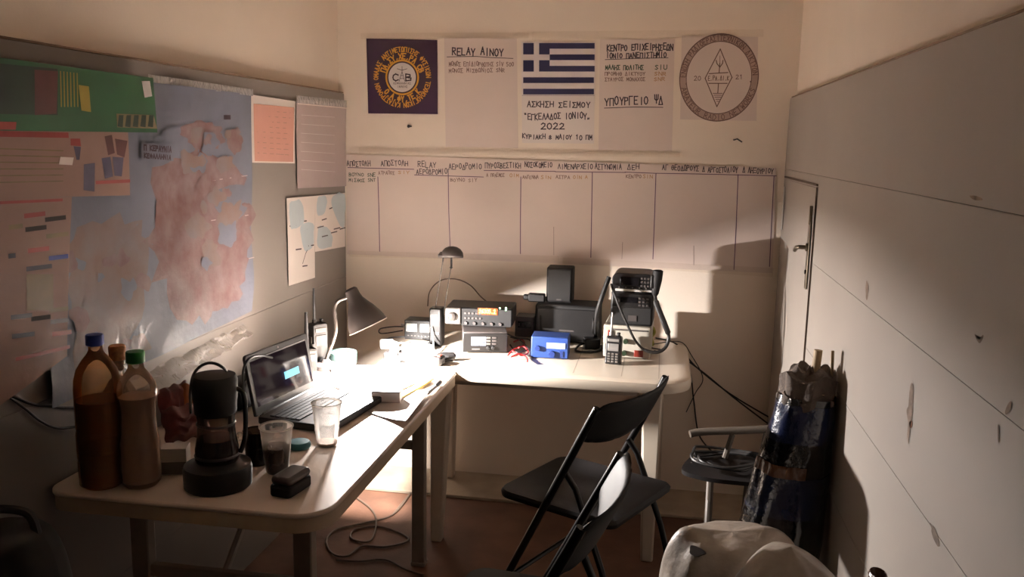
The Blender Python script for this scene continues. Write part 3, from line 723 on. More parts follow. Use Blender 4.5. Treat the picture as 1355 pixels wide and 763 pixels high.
# ================================================================== TABLES
def GW(t):
    g = G(); g.X = (Matrix.Translation(t.location) @ Matrix.Rotation(t.rotation_euler.z, 4, 'Z')).inverted(); return g

t = thing('folding_table', 'long white-topped folding table along the left wall with grey metal legs', 'table', (-1.02, -1.36, 0))
LX0, LX1, LY0, LY1 = -1.352, -.68, -1.98, -.737
g = GW(t); g.prism(rrect(LX0, LY0, LX1, LY1, [.05, .085, .03, .03]), TZ - .012, TZ); obj('tabletop', g, 'tabletop', t, bevel=.004)
g = GW(t); o = rrect(LX0 + .003, LY0 + .003, LX1 - .003, LY1 - .003, [.05, .085, .03, .03]); i = rrect(LX0 + .02, LY0 + .02, LX1 - .02, LY1 - .02, [.04, .07, .02, .02]); n = len(o)
vs = [(x, y, z) for z in (TZ - .045, TZ - .0125) for x, y in o] + [(x, y, z) for z in (TZ - .045, TZ - .0125) for x, y in i]
g.add(vs, [(k, (k + 1) % n, n + (k + 1) % n, n + k) for k in range(n)] + [(2 * n + k, 3 * n + k, 3 * n + (k + 1) % n, 2 * n + (k + 1) % n) for k in range(n)] + [(k, 2 * n + k, 2 * n + (k + 1) % n, (k + 1) % n) for k in range(n)])
obj('edge_band', g, 'tableedge', t)
for y in (-1.84, -.86):
    for x in (-1.2, -.785):
        g = GW(t); g.box((x, y, .332), (.046, .034, .656)); g.box((x, y, .008), (.052, .040, .016)); obj('leg', g, 'tableleg', t, bevel=.004)
    g = GW(t); g.box((-.9925, y, .44), (.370, .022, .03)); obj('cross_bar', g, 'tableleg', t, bevel=.003)
    g = GW(t); g.tube([(-.9925, y, .44), (-.9925, y + (.25 if y < -1.3 else -.25), .645)], .009, 8); g.box((-.9925, y + (.25 if y < -1.3 else -.25), .651), (.06, .03, .014)); obj('brace', g, 'tableleg', t)

t = thing('garden_table', 'white moulded plastic garden table against the back wall', 'table', (-.43, -.38, 0))
BX0, BX1, BY0, BY1 = -1.0, .135, -.727, -.035
rr = [.05, .13, .12, .3]
g = GW(t)
rings = []
for off, z in ((.03, TZ - .045), (.004, TZ - .04), (0, TZ - .02), (.006, TZ - .005), (.022, TZ), (.05, TZ - .0015)):
    rings.append([(x, y, z) for x, y in rrect(BX0 + off, BY0 + off, BX1 - off, BY1 - off, [max(q - off, .01) for q in rr], 10)])
n = len(rings[0]); g.add([p for q in rings for p in q], [(j * n + k, j * n + (k + 1) % n, (j + 1) * n + (k + 1) % n, (j + 1) * n + k) for j in range(len(rings) - 1) for k in range(n)] + [tuple((len(rings) - 1) * n + k for k in range(n)), tuple(range(n))[::-1]])
obj('tabletop', g, 'garden', t)
g = GW(t)                                   # the shallow grooves moulded into the top
for x in (-.62, -.45, -.28, -.11, .02): g.box((x, -.40, TZ - .0017), (.003, .52, .0008))
obj('moulded_grooves', g, 'groove', t)
for (tx, ty), (bx, by) in (((-.765, -.63), (-.772, -.66)), ((.0, -.63), (.008, -.655)), ((-.862, -.13), (-.868, -.075)), ((.01, -.13), (.03, -.075))):
    g = GW(t); z0 = .014 if by > -.27 else 0
    b = [(bx + sx * .022, by + sy * .022, z0) for sx, sy in ((-1, -1), (1, -1), (1, 1), (-1, 1))]
    a = [(tx + sx * .036, ty + sy * .034, TZ - .044) for sx, sy in ((-1, -1), (1, -1), (1, 1), (-1, 1))]
    g.hexa(b, a); obj('leg', g, 'garden', t, bevel=.008)
g = GW(t)
for x in (-.86, .06): g.box((x, -.38, TZ - .06), (.02, .4, .03))
for y in (-.64, -.12): g.box((-.4, y, TZ - .06), (.7, .02, .03))
obj('apron', g, 'garden', t, bevel=.004)

# ================================================================== DESK LAMPS
LY = -.80
top, rim = V(463, 381, LY), V(486, 428, LY)
vd = ((top + rim) / 2 - CAM).normalized(); ax = rim - top
ax.y = -(vd.x * ax.x + vd.z * ax.z) / vd.y; ax.normalize(); rim = top + ax * .148
base = Vector((-1.145, LY, TZ))
t = thing('desk_lamp', 'lit black desk lamp with bell shade and bent chrome stem on the left table', 'lamp', base, 0, 'desk lamps')
g = GW(t); g.lathe([(0, 0), (.055, 0), (.058, .006), (.054, .014), (.02, .02), (.012, .03), (0, .03)], base, 28); obj('base', g, 'dark', t)
g = GW(t)
pts = spline([base + Vector((0, 0, .025)), V(444, 440, LY), V(443, 415, LY), V(444, 403, LY), V(449, 397, LY), V(457, 394, LY), top + ax * .028 - Vector((.012, 0, 0))], 8)
g.tube(pts, .0065, 10); obj('stem', g, 'chrome', t)
g = GW(t); prof = [(0, 0), (.016, .001), (.0235, .008), (.0245, .03), (.028, .045), (.036, .062), (.048, .082), (.060, .108), (.067, .130), (.0705, .148)]
g.lathe(prof, top, 36, 0, axis=ax, caps=False); obj('lamp_shade', g, 'dark', t)
g = GW(t); g.lathe([(max(r - .002, 0), z + .0015) for r, z in prof[3:-1]] + [(.0695, .1475), (.0715, .149), (.0712, .146)], top, 36, 0, axis=ax, caps=False); obj('shade_lining', g, 'shadein', t)
bc = top + ax * .068
g = GW(t); g.lathe([(0, -.05), (.012, -.05), (.012, -.02), (.014, -.018), (.022, -.004), (.023, .006), (.018, .018), (.008, .025), (0, .026)], bc, 20, axis=ax, mids=[0, 0, 1, 1, 1, 1, 1, 1], caps=False)
obj('light_bulb', g, ['white', 'bulb'], t)
ld = bpy.data.lights.new('lamp_light', 'AREA'); ld.shape = 'DISK'; ld.size = .045; ld.energy = LAMP_W; ld.color = (1.0, .93, .89)
lo = bpy.data.objects.new('lamp_light', ld); COL.objects.link(lo); lo.parent = t; lo.location = top + ax * .1345 - base
lo.rotation_euler = (-ax).to_track_quat('Z', 'Y').to_euler()

LB = -.36
base = Vector((-.855, LB, TZ))
t = thing('desk_lamp', 'unlit desk lamp on two thin rods with a small dark dome head', 'lamp', base, 0, 'desk lamps')
g = GW(t); zt = V(580, 406, LB).z
g.box((base.x, LB, (TZ + zt) / 2), (.05, .06, zt - TZ)); obj('base', g, 'black', t, bevel=.006)
for dx_, dz_ in ((-.004, .03), (.002, .10)):
    g = GW(t); g.box((base.x + dx_, LB - .0312, zt - dz_), (.03, .002, .011)); obj('base_label', g, 'dark', t)
a0, a1 = V(576, 408, LB), V(586, 346, LB); b0, b1 = V(588, 408, LB), V(597, 352, LB)
for p, q in ((a0, a1), (b0, b1)):
    g = GW(t); g.tube([p - Vector((0, 0, .03)), p, q], .0026, 8); obj('rod', g, 'grey', t)
hc = V(597, 340, LB)
g = GW(t); g.lathe([(.043, 0), (.044, .006), (.040, .022), (.030, .034), (.016, .041), (0, .043)], hc + Vector((.004, 0, 0)), 28, axis=(.05, .12, 1), caps=False)
g.lathe([(.030, .001), (.030, .010), (.022, .020), (0, .023)], hc - Vector((.022, 0, .001)), 20, caps=False); obj('lamp_head', g, 'dark', t, solid=.002)
g = GW(t); g.tube([hc + Vector((.002, 0, .036)), hc + Vector((.001, 0, -.004)), b1 + Vector((.001, 0, 0)) - Vector((0, 0, .004))], .004, 8)
g.lathe([(0, -.007), (.007, 0), (0, .007)], b1 - Vector((0, 0, .005)), 10); g.tube([a1, hc + Vector((-.03, 0, .012))], .003, 7); obj('hinge', g, 'black', t)

# ================================================================== ELECTRONICS ON THE BACK TABLE
def screen_x(px, y): return V(px, 450, y).x
# antenna tuner, transceiver on it
ty, tx0, tx1 = -.45, screen_x(613, -.45), screen_x(671, -.45); th = V(640, 439, -.45).z - TZ; cx = (tx0 + tx1) / 2; tw = tx1 - tx0
t = thing('antenna_tuner', 'dark grey tuner with a small white lit screen under the transceiver', 'radio', (cx, ty, TZ), .24, 'radio sets on the back table')
g = G(); g.box((0, .125, th / 2 + .003), (tw, .25, th - .006)); g2 = g; obj('case', g, 'dark', t, bevel=.004)
g = G(); g.box((0, -.003, th / 2), (tw - .002, .006, th - .008)); obj('front_panel', g, 'black', t, bevel=.002)
g = G(); g.box((-.025, -.0065, th * .58), (.056, .002, .034)); 
for i in range(8): g.box((-.047 + i * .006, -.008, th * .58 - .010 + random.uniform(0, .012)), (.003, .001, random.uniform(.006, .014)), 1)
obj('display', g, ['white_lcd', 'lcd_dark'], t)
for k in range(2):
    g = G(); g.lathe([(.007, 0), (.007, .010), (.005, .012)], (.012 + k * .018, -.006, th * .27), 14, axis=(0, -1, 0)); obj('knob', g, 'blackmat', t)
for k in range(6):
    g = G(); g.box((.013 + (k % 2) * .022, -.007, th * .45 + (k // 2) * .012), (.016, .003, .007)); obj('button', g, 'grey' if k % 2 == 0 else 'dark', t, bevel=.001)
g = G(); g.box((-.035, -.0065, th * .2), (.03, .001, .004)); obj('panel_marking', g, 'grey', t)
for sx in (-1, 1):
    g = G(); g.lathe([(.008, 0), (.008, .004)], (sx * (tw / 2 - .02), .03, 0), 12); obj('foot', g, 'blackmat', t)

hy = -.36; hx0, hx1 = screen_x(590, hy), screen_x(677, hy); hz = TZ + th; hh_ = V(632, 407, hy).z - hz; cx = (hx0 + hx1) / 2; hw = hx1 - hx0
t = thing('transceiver', 'black transceiver with glowing orange frequency display on top of the tuner', 'radio', (cx, hy, hz), .07, 'radio sets on the back table')
g = G(); g.box((0, .085, hh_ / 2 + .001), (hw, .16, hh_ - .004)); obj('case', g, 'black', t, bevel=.005)
g = G(); g.box((.03, -.0, hh_ / 2), (hw - .066, .014, hh_ - .006)); obj('front_panel', g, 'blackmat', t, bevel=.002)
g = G(); g.box((-hw / 2 + .031, -.006, hh_ * .55), (.062, .02, hh_ * .86)); obj('speaker_panel', g, 'grey', t, bevel=.004)
g = G(); g.lathe([(.017, 0), (.016, .014), (.012, .017), (0, .017)], (-hw / 2 + .029, -.016, hh_ * .55), 20, axis=(0, -1, 0)); obj('tuning_knob', g, 'chrome', t)
dx = V(645, 412, hy - .008) - Vector((cx, hy, hz))
g = G(); g.box((dx.x, -.0085, dx.z), (.078, .003, .027), 0); obj('display', g, 'orange_lcd', t)
g = G()
class F3:
    flip = False
    def __call__(s, a, b): return Vector((a, -.0106, b))
write(g, '26305.2', (dx.x - .034, dx.z - .007), (dx.x + .032, dx.z - .007), .015, F3(), 0, .0030, fill=.8, jit=0); obj('display_digits', g, 'lcd_digit', t, smooth=False)
for k, (px, py) in enumerate(((661, 408), (669, 409))):
    p = V(px, py, hy - .008) - Vector((cx, hy, hz)); g = G(); g.box((p.x, -.0085, p.z), (.006, .003, .006 + .008 * k)); obj('indicator_light', g, 'green_led', t, bevel=.001)
for k in range(10):
    g = G(); g.box((-.052 + (k % 5) * .0145, -.0085, hh_ * (.72 - .26 * (k // 5))), (.010, .005, .008)); obj('button', g, 'dark', t, bevel=.001)
for k in range(5):
    g = G(); g.lathe([(.007, 0), (.006, .009), (0, .009)], (-.05 + k * .034, -.007, hh_ * .2), 12, axis=(0, -1, 0)); obj('knob', g, 'dark', t)

# twin-needle meter box
my = -.30; p0 = screen_x(535, my); p1 = screen_x(573, my); mh = V(555, 424, my).z - TZ; cx = (p0 + p1) / 2; mw = p1 - p0
t = thing('meter_box', 'small black box with two square white meter faces', 'meter', (cx, my, TZ), .0)
g = G(); g.box((0, .04, mh / 2), (mw, .08, mh)); obj('case', g, 'black', t, bevel=.003)
for sx in (-1, 1):
    g = G(); g.box((sx * mw * .24, -.001, mh * .62), (mw * .37, .004, mh * .42)); f = obj('meter_face', g, 'meter', t, bevel=.001)
    g = G(); g.tube([(sx * mw * .24, -.0042, mh * .45), (sx * mw * .24 - .008, -.0042, mh * .78)], .0006, 5); obj('needle', g, 'gap', f)
g = G()
for k in range(7): g.box((-mw * .36 + k * mw * .12, -.0012, mh * .2), (.006, .002, .004))
obj('panel_marking', g, 'grey', t)
g = G(); g.tube([(-mw / 2 - .022, .03, mh * .66), (-mw / 2, .03, mh * .66)], .005, 10); obj('plug', g, 'silver', t)
cable('coax_or_shadow', [V(534, 432, my + .03), V(520, 432, my + .06), V(503, 435, my + .1), V(505, 441, my + .12), V(533, 437, my + .16)], .0028, 'cable', 'thin dark lead looping left from the twin meter box')

# small dark set behind, big black box, speaker
y = -.14; a, b = screen_x(681, y), screen_x(706, y); z1 = V(690, 419, y).z
t = thing('radio_set', 'small dark radio half hidden behind the red and black wires', 'radio', ((a + b) / 2, y, TZ), 0, 'radio sets on the back table')
g = G(); g.box((0, .045, (z1 - TZ) / 2), (b - a, .09, z1 - TZ)); obj('case', g, 'dark', t, bevel=.004)
g = G(); g.box((0, -.001, (z1 - TZ) * .62), (.055, .004, .028)); obj('display', g, 'blackgloss', t)
for k in range(4):
    g = G(); g.box((-.022 + k * .015, -.003, (z1 - TZ) * .62), (.008, .003, .012)); obj('button', g, 'dark', t)
y = -.20; a, b = screen_x(706, y), screen_x(793, y); z1 = V(750, 404, y).z
t = thing('equipment_case', 'wide matte black equipment case in the middle of the back table', 'case', ((a + b) / 2, y, TZ))
bw, bh = b - a, z1 - TZ
g = G(); g.box((0, .075, bh / 2), (bw, .15, bh), 0, 0, .97); obj('body', g, 'blackmat', t, bevel=.008)
g = G(); g.box((0, -.001, bh * .5), (bw * .9, .004, bh * .8)); obj('front_panel', g, 'black', t, bevel=.003)
g = G(); g.box((.0, -.0035, bh * .33), (.06, .002, .006)); obj('panel_marking', g, 'dark', t)
for sx in (-1, 1):
    g = G(); g.tube(spline([(sx * bw * .40, -.003, bh * .3), (sx * bw * .40, -.014, bh * .4), (sx * bw * .40, -.014, bh * .6), (sx * bw * .40, -.003, bh * .7)], 5), .003, 7); obj('handle', g, 'black', t)
cb = Vector(((a + b) / 2, y, TZ))
y = -.15; a2, b2 = screen_x(721, y), screen_x(755, y); z2 = V(738, 354, y).z
t = thing('loudspeaker', 'upright black loudspeaker standing on the black equipment case', 'speaker', ((a2 + b2) / 2, y, z1))
g = G(); g.box((0, .045, (z2 - z1) / 2), (b2 - a2, .09, z2 - z1)); obj('cabinet', g, 'blackmat', t, bevel=.006)
g = G(); g.box((0, -.002, (z2 - z1) / 2), ((b2 - a2) * .88, .006, (z2 - z1) * .9)); obj('grille', g, 'black', t, bevel=.002)
g = G(); g.box((0, -.0055, .014), (.02, .002, .006)); obj('badge', g, 'dark', t)
p = V(706, 405, -.16)
t = thing('plug_adapter', 'black plug adapter lying on the left end of the equipment case', 'adapter', (a + .012, -.15, z1))
g = G(); g.box((-.01, 0, .018), (.07, .034, .034)); g.box((-.05, 0, .018), (.03, .022, .022)); obj('body', g, 'black', t, bevel=.005)
g = G(); g.tube(spline([(.02, 0, .018), (.05, .01, .022), (.075, .03, .03), (.08, .06, .01)], 6), .003, 7); obj('lead', g, 'cable', t)

# blue-cased unit
y = -.48; a, b = screen_x(703, y), screen_x(752, y); bh = V(727, 446, y).z - TZ; bw = b - a
t = thing('display_unit', 'bright blue box with a white lit display and round knobs', 'electronic unit', ((a + b) / 2, y, TZ), .03)
g = G(); g.box((0, .05, bh / 2 + .001), (bw, .10, bh - .002)); obj('case', g, 'bluebox', t, bevel=.003)
g = G(); g.box((bw * .17, -.001, bh * .62), (bw * .50, .004, bh * .26)); obj('display', g, 'bluelcd', t)
for x_, z_, r_ in ((-.32, .48, .010), (.07, .24, .012)):
    g = G(); g.lathe([(r_, 0), (r_ * .95, .012), (0, .012)], (bw * x_, 0, bh * z_), 18, axis=(0, -1, 0)); obj('knob', g, 'bluebox_dk', t)
g = G(); g.box((bw * .33, -.001, bh * .24), (.012, .004, .022)); obj('switch', g, 'bluebox_dk', t)
for sx in (-1, 1):
    g = G(); g.box((sx * bw * .38, .02, .0015), (.012, .012, .003)); obj('foot', g, 'blackmat', t)

# bench power supply with two radios stacked on it
y = -.42; a, b = screen_x(798, y), screen_x(861, y); ph = V(828, 431, y).z - TZ; pw = b - a; pc = (a + b) / 2
t = thing('power_supply', 'cream metal power supply with a red switch under the stacked black radios', 'power supply', (pc, y, TZ), -.04)
g = G(); g.box((0, .11, ph / 2 + .003), (pw, .22, ph - .006)); obj('case', g, 'offwhite', t, bevel=.005)
g = G(); g.box((-pw * .36, -.003, ph * .68), (.018, .008, .045)); obj('power_switch', g, 'redswitch', t, bevel=.002)
for x_, z_, m_ in ((-.02, .55, 'greenknob'), (-.04, .2, 'greenknob'), (-.22, .2, 'blackmat')):
    g = G(); g.lathe([(.010, 0), (.009, .014), (0, .014)], (pw * x_, 0, ph * z_), 14, axis=(0, -1, 0)); obj('terminal', g, m_, t)
g = G(); g.box((pw * .26, -.002, ph * .2), (.034, .005, .026)); obj('red_socket', g, 'redswitch', t, bevel=.002)
g = G(); g.box((pw * .05, -.001, ph * .88), (pw * .8, .002, .006)); obj('panel_line', g, 'dark', t)
for sx in (-1, 1):
    g = G(); g.lathe([(.008, 0), (.008, .004)], (sx * pw * .38, .03, 0), 12); obj('foot', g, 'blackmat', t)
z0 = TZ + ph; z1 = V(832, 386, y).z; z2 = V(832, 383, y).z; z3 = V(832, 362, y).z
rw = screen_x(862, y) - screen_x(806, y); rc = (screen_x(862, y) + screen_x(806, y)) / 2
t = thing('mobile_radio', 'black radio with small keys standing on the cream power supply', 'radio', (rc, y + .01, z0), -.04, 'radio sets on the back table')
h1 = z1 - z0
g = G(); g.box((0, .08, h1 / 2), (rw, .16, h1), 0, 0, 1.0); obj('case', g, 'blackmat', t, bevel=.008)
g = G(); g.box((0, -.003, h1 * .74), (rw * .94, .008, h1 * .42)); obj('front_panel', g, 'black', t, bevel=.003)
g = G(); g.box((-.01, -.008, h1 * .76), (.06, .003, .02)); obj('display', g, 'blackgloss', t)
for k in range(9):
    g = G(); g.box((.03 + (k % 3) * .014, -.008, h1 * .62 + (k // 3) * .013), (.009, .004, .007)); obj('button', g, 'dark', t, bevel=.001)
g = G(); g.lathe([(.013, 0), (.012, .016), (0, .016)], (-rw * .36, -.007, h1 * .75), 16, axis=(0, -1, 0)); obj('knob', g, 'dark', t)
g = G(); g.box((.004, -.001, h1 * .22), (.032, .003, .022)); obj('panel_label', g, 'dark', t)
g = G(); g.box((.004, .075, h1 + (z2 - z1) / 2), (rw * .86, .15, z2 - z1)); obj('spacer_pad', g, 'white', t, bevel=.001)
t = thing('mobile_radio', 'topmost black radio with rounded corners on the stack over the power supply', 'radio', (rc, y + .01, z2), -.04, 'radio sets on the back table')
h2 = z3 - z2
g = G(); P = rrect(-rw / 2, 0, rw / 2, h2, [.004, .004, .028, .028]); n = len(P)
g.add([(x, 0, z) for x, z in P] + [(x, .15, z) for x, z in P], [tuple(range(n)), tuple(range(n, 2 * n))[::-1]] + [(k, (k + 1) % n, n + (k + 1) % n, n + k) for k in range(n)]); obj('case', g, 'black', t, bevel=.003)
g = G(); g.box((-.012, -.002, h2 * .5), (.07, .006, h2 * .55)); obj('display', g, 'blackgloss', t, bevel=.002)
for k in range(9):
    g = G(); g.box((.034 + (k % 3) * .012, -.002, h2 * .25 + (k // 3) * .014), (.008, .005, .008)); obj('button', g, 'dark', t, bevel=.001)
for k in range(5):
    g = G(); g.lathe([(.003, 0), (.003, .004)], (-.05 + k * .025, 0, .006), 8, axis=(0, -1, 0)); obj('screw', g, 'grey', t)

# hand microphone hung on the stack with its thick cord
my_ = y - .005
t = thing('hand_microphone', 'black hand microphone on a thick looping cord at the right of the radio stack', 'microphone', V(868, 372, my_))
g = GW(t); a_, b_ = V(871, 358, my_), V(867, 388, my_)
g.tube([a_ + Vector((0, 0, .003)), a_, (a_ * .6 + b_ * .4), b_, b_ - Vector((0, 0, .012))], [.012, .019, .019, .013, .006], 14); obj('body', g, 'blackmat', t)
g = GW(t); q = V(863, 372, my_ - .0); g.box((q.x, q.y, q.z), (.012, .03, .05)); obj('talk_button', g, 'black', t, bevel=.003)
g = GW(t); g.tube(spline([b_ - Vector((0, 0, .005)), V(869, 402, my_ - .02), V(874, 415, my_ - .03), V(880, 430, my_ - .035), V(885, 446, my_ - .03), V(880, 460, my_ - .04), V(868, 466, my_ - .05), V(852, 462, my_ - .05), V(840, 449, my_ - .05), V(828, 425, my_ - .045), V(818, 402, my_ - .04), V(812, 386, my_ - .025), V(809, 376, my_ + .01)], 8),
       [.006 if i < 6 else (.0105 if i < 30 else (.0065 if i < 56 else .0045)) for i in range(97)], 9)
obj('cord', g, 'cable', t)
cable('thick_cable', [V(806, 366, y - .02), V(799, 385, y - .03), V(794, 400, y - .03), V(790, 415, y - .01), V(789, 430, y + .04), T(788, 452)], .009, 'blackmat', 'thick black cable arching down the left side of the radio stack')
g = G(); p = T(812, 482); 
# handheld radios --------------------------------------------------
def handheld(name, label, p, rz, w_, d_, h_, ah, lean=0, lab='offwhite', keys=True, antm='blackmat', ar=.005):
    t = thing('handheld_radio', label, 'radio', p, rz, 'handheld radios'); t.rotation_euler = (lean, 0, rz)
    g = G(); P = rrect(-w_ / 2, 0, w_ / 2, h_, [.004, .004, .010, .010]); n = len(P)
    g.add([(x, -d_ / 2, z) for x, z in P] + [(x, d_ / 2, z) for x, z in P], [tuple(range(n)), tuple(range(n, 2 * n))[::-1]] + [(k, (k + 1) % n, n + (k + 1) % n, n + k) for k in range(n)]); obj('body', g, 'black', t, bevel=.004)
    g = G(); g.tube([(-w_ * .22, 0, h_ - .002), (-w_ * .22, 0, h_ + .012), (-w_ * .22, 0, h_ + .014), (-w_ * .22, 0, h_ + ah * .5), (-w_ * .22, 0, h_ + ah)], [.008, .008, ar, ar, ar * .7], 10); obj('antenna', g, antm, t)
    g = G(); g.lathe([(.007, 0), (.007, .012), (0, .013)], (w_ * .25, 0, h_), 12); obj('knob', g, 'blackmat', t)
    if lab:
        g = G(); g.box((0, -d_ / 2 - .001, h_ * .60), (w_ * .70, .003, h_ * .26)); obj('display', g, lab, t, bevel=.001)
    g = G(); g.box((0, -d_ / 2 - .001, h_ * .85), (w_ * .72, .003, h_ * .10)); obj('name_strip', g, 'silver' if keys else 'dark', t, bevel=.001)
    if keys:
        for k in range(12):
            g = G(); g.box((-w_ * .25 + (k % 3) * w_ * .25, -d_ / 2 - .001, h_ * .10 + (k // 3) * h_ * .09), (w_ * .17, .004, h_ * .055)); obj('key', g, 'grey', t, bevel=.0008)
    g = G(); g.box((-w_ / 2 - .001, 0, h_ * .6), (.004, d_ * .5, h_ * .2)); obj('talk_button', g, 'dark', t, bevel=.001)
    return t
handheld('', 'handheld radio with a keypad and silver display in front of the power supply', T(811, 482) + Vector((0, .012, 0)), -.12, .058, .034, .105, .085, -.10, 'silver', True, 'silver', .0045)
handheld('', 'taller black handheld radio with a long thin aerial standing between lamp and wall', T(424, 481) + Vector((0, -.02, 0)), .95, .060, .04, .155, .125, 0, 'dark', False)
handheld('', 'shorter black handheld radio with a thick stub aerial beside the laptop screen', T(410, 491), .75, .045, .032, .085, .125, 0, 'offwhite', False, 'blackmat', .007)

# leads on the back table
zc = TZ + .004
def TT(px, py, dz=.004): q = T(px, py, TZ + dz); return q
for i, (m_, pts) in enumerate((('redcable', [(672, 470), (680, 462), (692, 458), (699, 466), (690, 470), (678, 464)]), ('redcable', [(676, 472), (688, 468), (697, 473), (698, 478)]), ('redcable', [(680, 452), (690, 449), (694, 455), (686, 460)]),
                               ('cable', [(676, 446), (688, 450), (700, 462), (702, 470)]), ('cable', [(672, 442), (684, 447), (700, 449), (706, 458)]), ('cable', [(675, 456), (684, 466), (700, 462)]))):
    cable('power_lead', [TT(x, y_, .006 + .006 * ((k + i) % 3)) for k, (x, y_) in enumerate(pts)], .0032, m_, ('red' if m_ == 'redcable' else 'black') + ' wire in the tangle between the tuner and the blue box', 'cable', 'red wires beside the blue box' if m_ == 'redcable' else 'black wires beside the blue box')
t = thing('power_adapter', 'black power adapter block beside the blue box', 'adapter', T(784, 462), .3)
g = G(); g.box((0, .02, .022), (.062, .045, .042)); obj('body', g, 'black', t, bevel=.005)
g = G(); g.tube(spline([(-.03, .02, .02), (-.055, .0, .016), (-.075, -.035, .005), (-.045, -.06, .005), (0, -.055, .005), (.03, -.02, .005), (.04, .02, .01)], 7), .0045, 8); obj('lead', g, 'cable', t)
for i, (pts, lb) in enumerate((([(868, 447, -.25), (895, 455, -.12), (920, 484, -.05), (965, 520, -.03), (1018, 552, -.03)], 'upper black cable running from the back table down the wall to the right corner'),
                          ([(862, 460, -.3), (893, 468, -.1), (912, 490, -.04), (918, 530, -.02), (925, 575, -.02), (945, 600, -.03)], 'black cable dropping from the table end along the wall'),
                          ([(865, 455, -.28), (900, 452, -.1), (915, 470, -.05), (930, 500, -.02), (920, 520, -.02), (908, 545, -.02)], 'thin black cable curling behind the table end'),
                          ([(866, 464, -.3), (900, 472, -.1), (930, 492, -.05), (970, 525, -.02), (1016, 560, -.03)], 'lower black cable running from the back table down the wall to the right corner'))):
    cable('black_cable', [V(*q) for q in pts], .0032 if i != 2 else .002, 'cable', lb)
cable('yellow_lead', [V(856, 440, -.3), V(862, 432, -.27), V(866, 440, -.25), V(858, 450, -.28), V(864, 455, -.26), V(857, 433, -.25)], .006, 'yellowgreen', 'yellow green cord bunched at the right side of the power supply')
cable('coax_or_shadow', [V(566, 405, -.03), V(569, 385, -.02), V(583, 371, -.02), V(603, 369, -.02), V(622, 377, -.02), V(636, 392, -.04), V(648, 402, -.08)], .0028, 'browncable', 'thin grey arch on the wall above the transceiver, shaped as a cable shadow')  # blurry cable shadow on the wall, built as a thin brownish tube

# ================================================================== ON THE LEFT TABLE
# laptop
t = thing('laptop', 'open black laptop with a small cyan window on its dark screen', 'laptop', (-1.072, -1.278, TZ), PI / 2 - .14)
LW, LDp = .328, .235                        # local: x along the hinge, -y towards the user
g = G(); g.prism(rrect(-LW / 2, -LDp, LW / 2, 0, .012), .003, .022); obj('base', g, 'black', t, bevel=.003)
g = G(); g.prism(rrect(-LW / 2 + .004, -LDp + .004, LW / 2 - .004, -.004, .010), .0218, .0228); obj('palm_rest', g, 'dark', t)
g = G()
for r_ in range(6):
    n = 15
    for k in range(n):
        x = -LW / 2 + .028 + k * (LW - .056) / (n - 1)
        if r_ == 5 and 4 <= k <= 9:
            if k == 4: g.box((x + .052, -.038 - r_ * .0165, .0243), (.125, .0135, .003))
            continue
        g.box((x, -.038 - r_ * .0165, .0243), (.0185, .0135, .003))
obj('keyboard', g, 'blackmat', t, smooth=False)
g = G(); g.box((-.02, -LDp + .042, .0232), (.085, .05, .001)); obj('touchpad', g, 'black', t)
g = G(); g.tube([(-LW / 2 + .03, .004, .02), (LW / 2 - .03, .004, .02)], .008, 10); obj('hinge', g, 'black', t)
tilt = math.radians(11); SH = .176
def sp(x, d, e=0): return Vector((x, .004 + d * math.sin(tilt) - e * math.cos(tilt), .022 + d * math.cos(tilt) + e * math.sin(tilt)))
g = G(); P = rrect(-LW / 2, 0, LW / 2, SH, [.003, .003, .012, .012]); n = len(P)
g.add([sp(x, d, .004) for x, d in P] + [sp(x, d, -.006) for x, d in P], [tuple(range(n)), tuple(range(n, 2 * n))[::-1]] + [(k, (k + 1) % n, n + (k + 1) % n, n + k) for k in range(n)]); lid = obj('screen_lid', g, 'black', t, bevel=.002)
def sq(x0, d0, x1, d1, e, name, m, par):
    g = G(); g.add([sp(x0, d0, e), sp(x1, d0, e), sp(x1, d1, e), sp(x0, d1, e)], [(0, 1, 2, 3)]); return obj(name, g, m, par, smooth=False)
sq(-LW / 2 + .016, .024, LW / 2 - .016, SH - .022, .0046, 'screen', 'screen', lid)
sq(LW / 2 - .160, .066, LW / 2 - .080, .088, .0052, 'screen_window', 'cyan', lid)
g = G(); g.lathe([(.003, 0), (.003, .001)], sp(0, SH - .010, .004), 10, axis=sp(0, 0, 1) - sp(0, 0, 0)); obj('webcam', g, 'grey', lid)
g = G(); g.tube([sp(-LW / 2 + .05, SH - .0185, .0052), sp(LW / 2 - .02, SH - .0185, .0052)], .0012, 5); obj('bezel_edge', g, 'grey', lid)
cable('laptop_lead', [T(392, 505) + Vector((.01, 0, .012)), T(415, 500, TZ + .01), T(437, 496, TZ + .005), T(436, 483, TZ + .006), T(420, 478, TZ + .006), T(424, 470, TZ + .004), T(444, 468, TZ + .004), T(458, 462, TZ + .004)], .0028, 'cable', 'black lead curling from the laptop past the handheld radios')

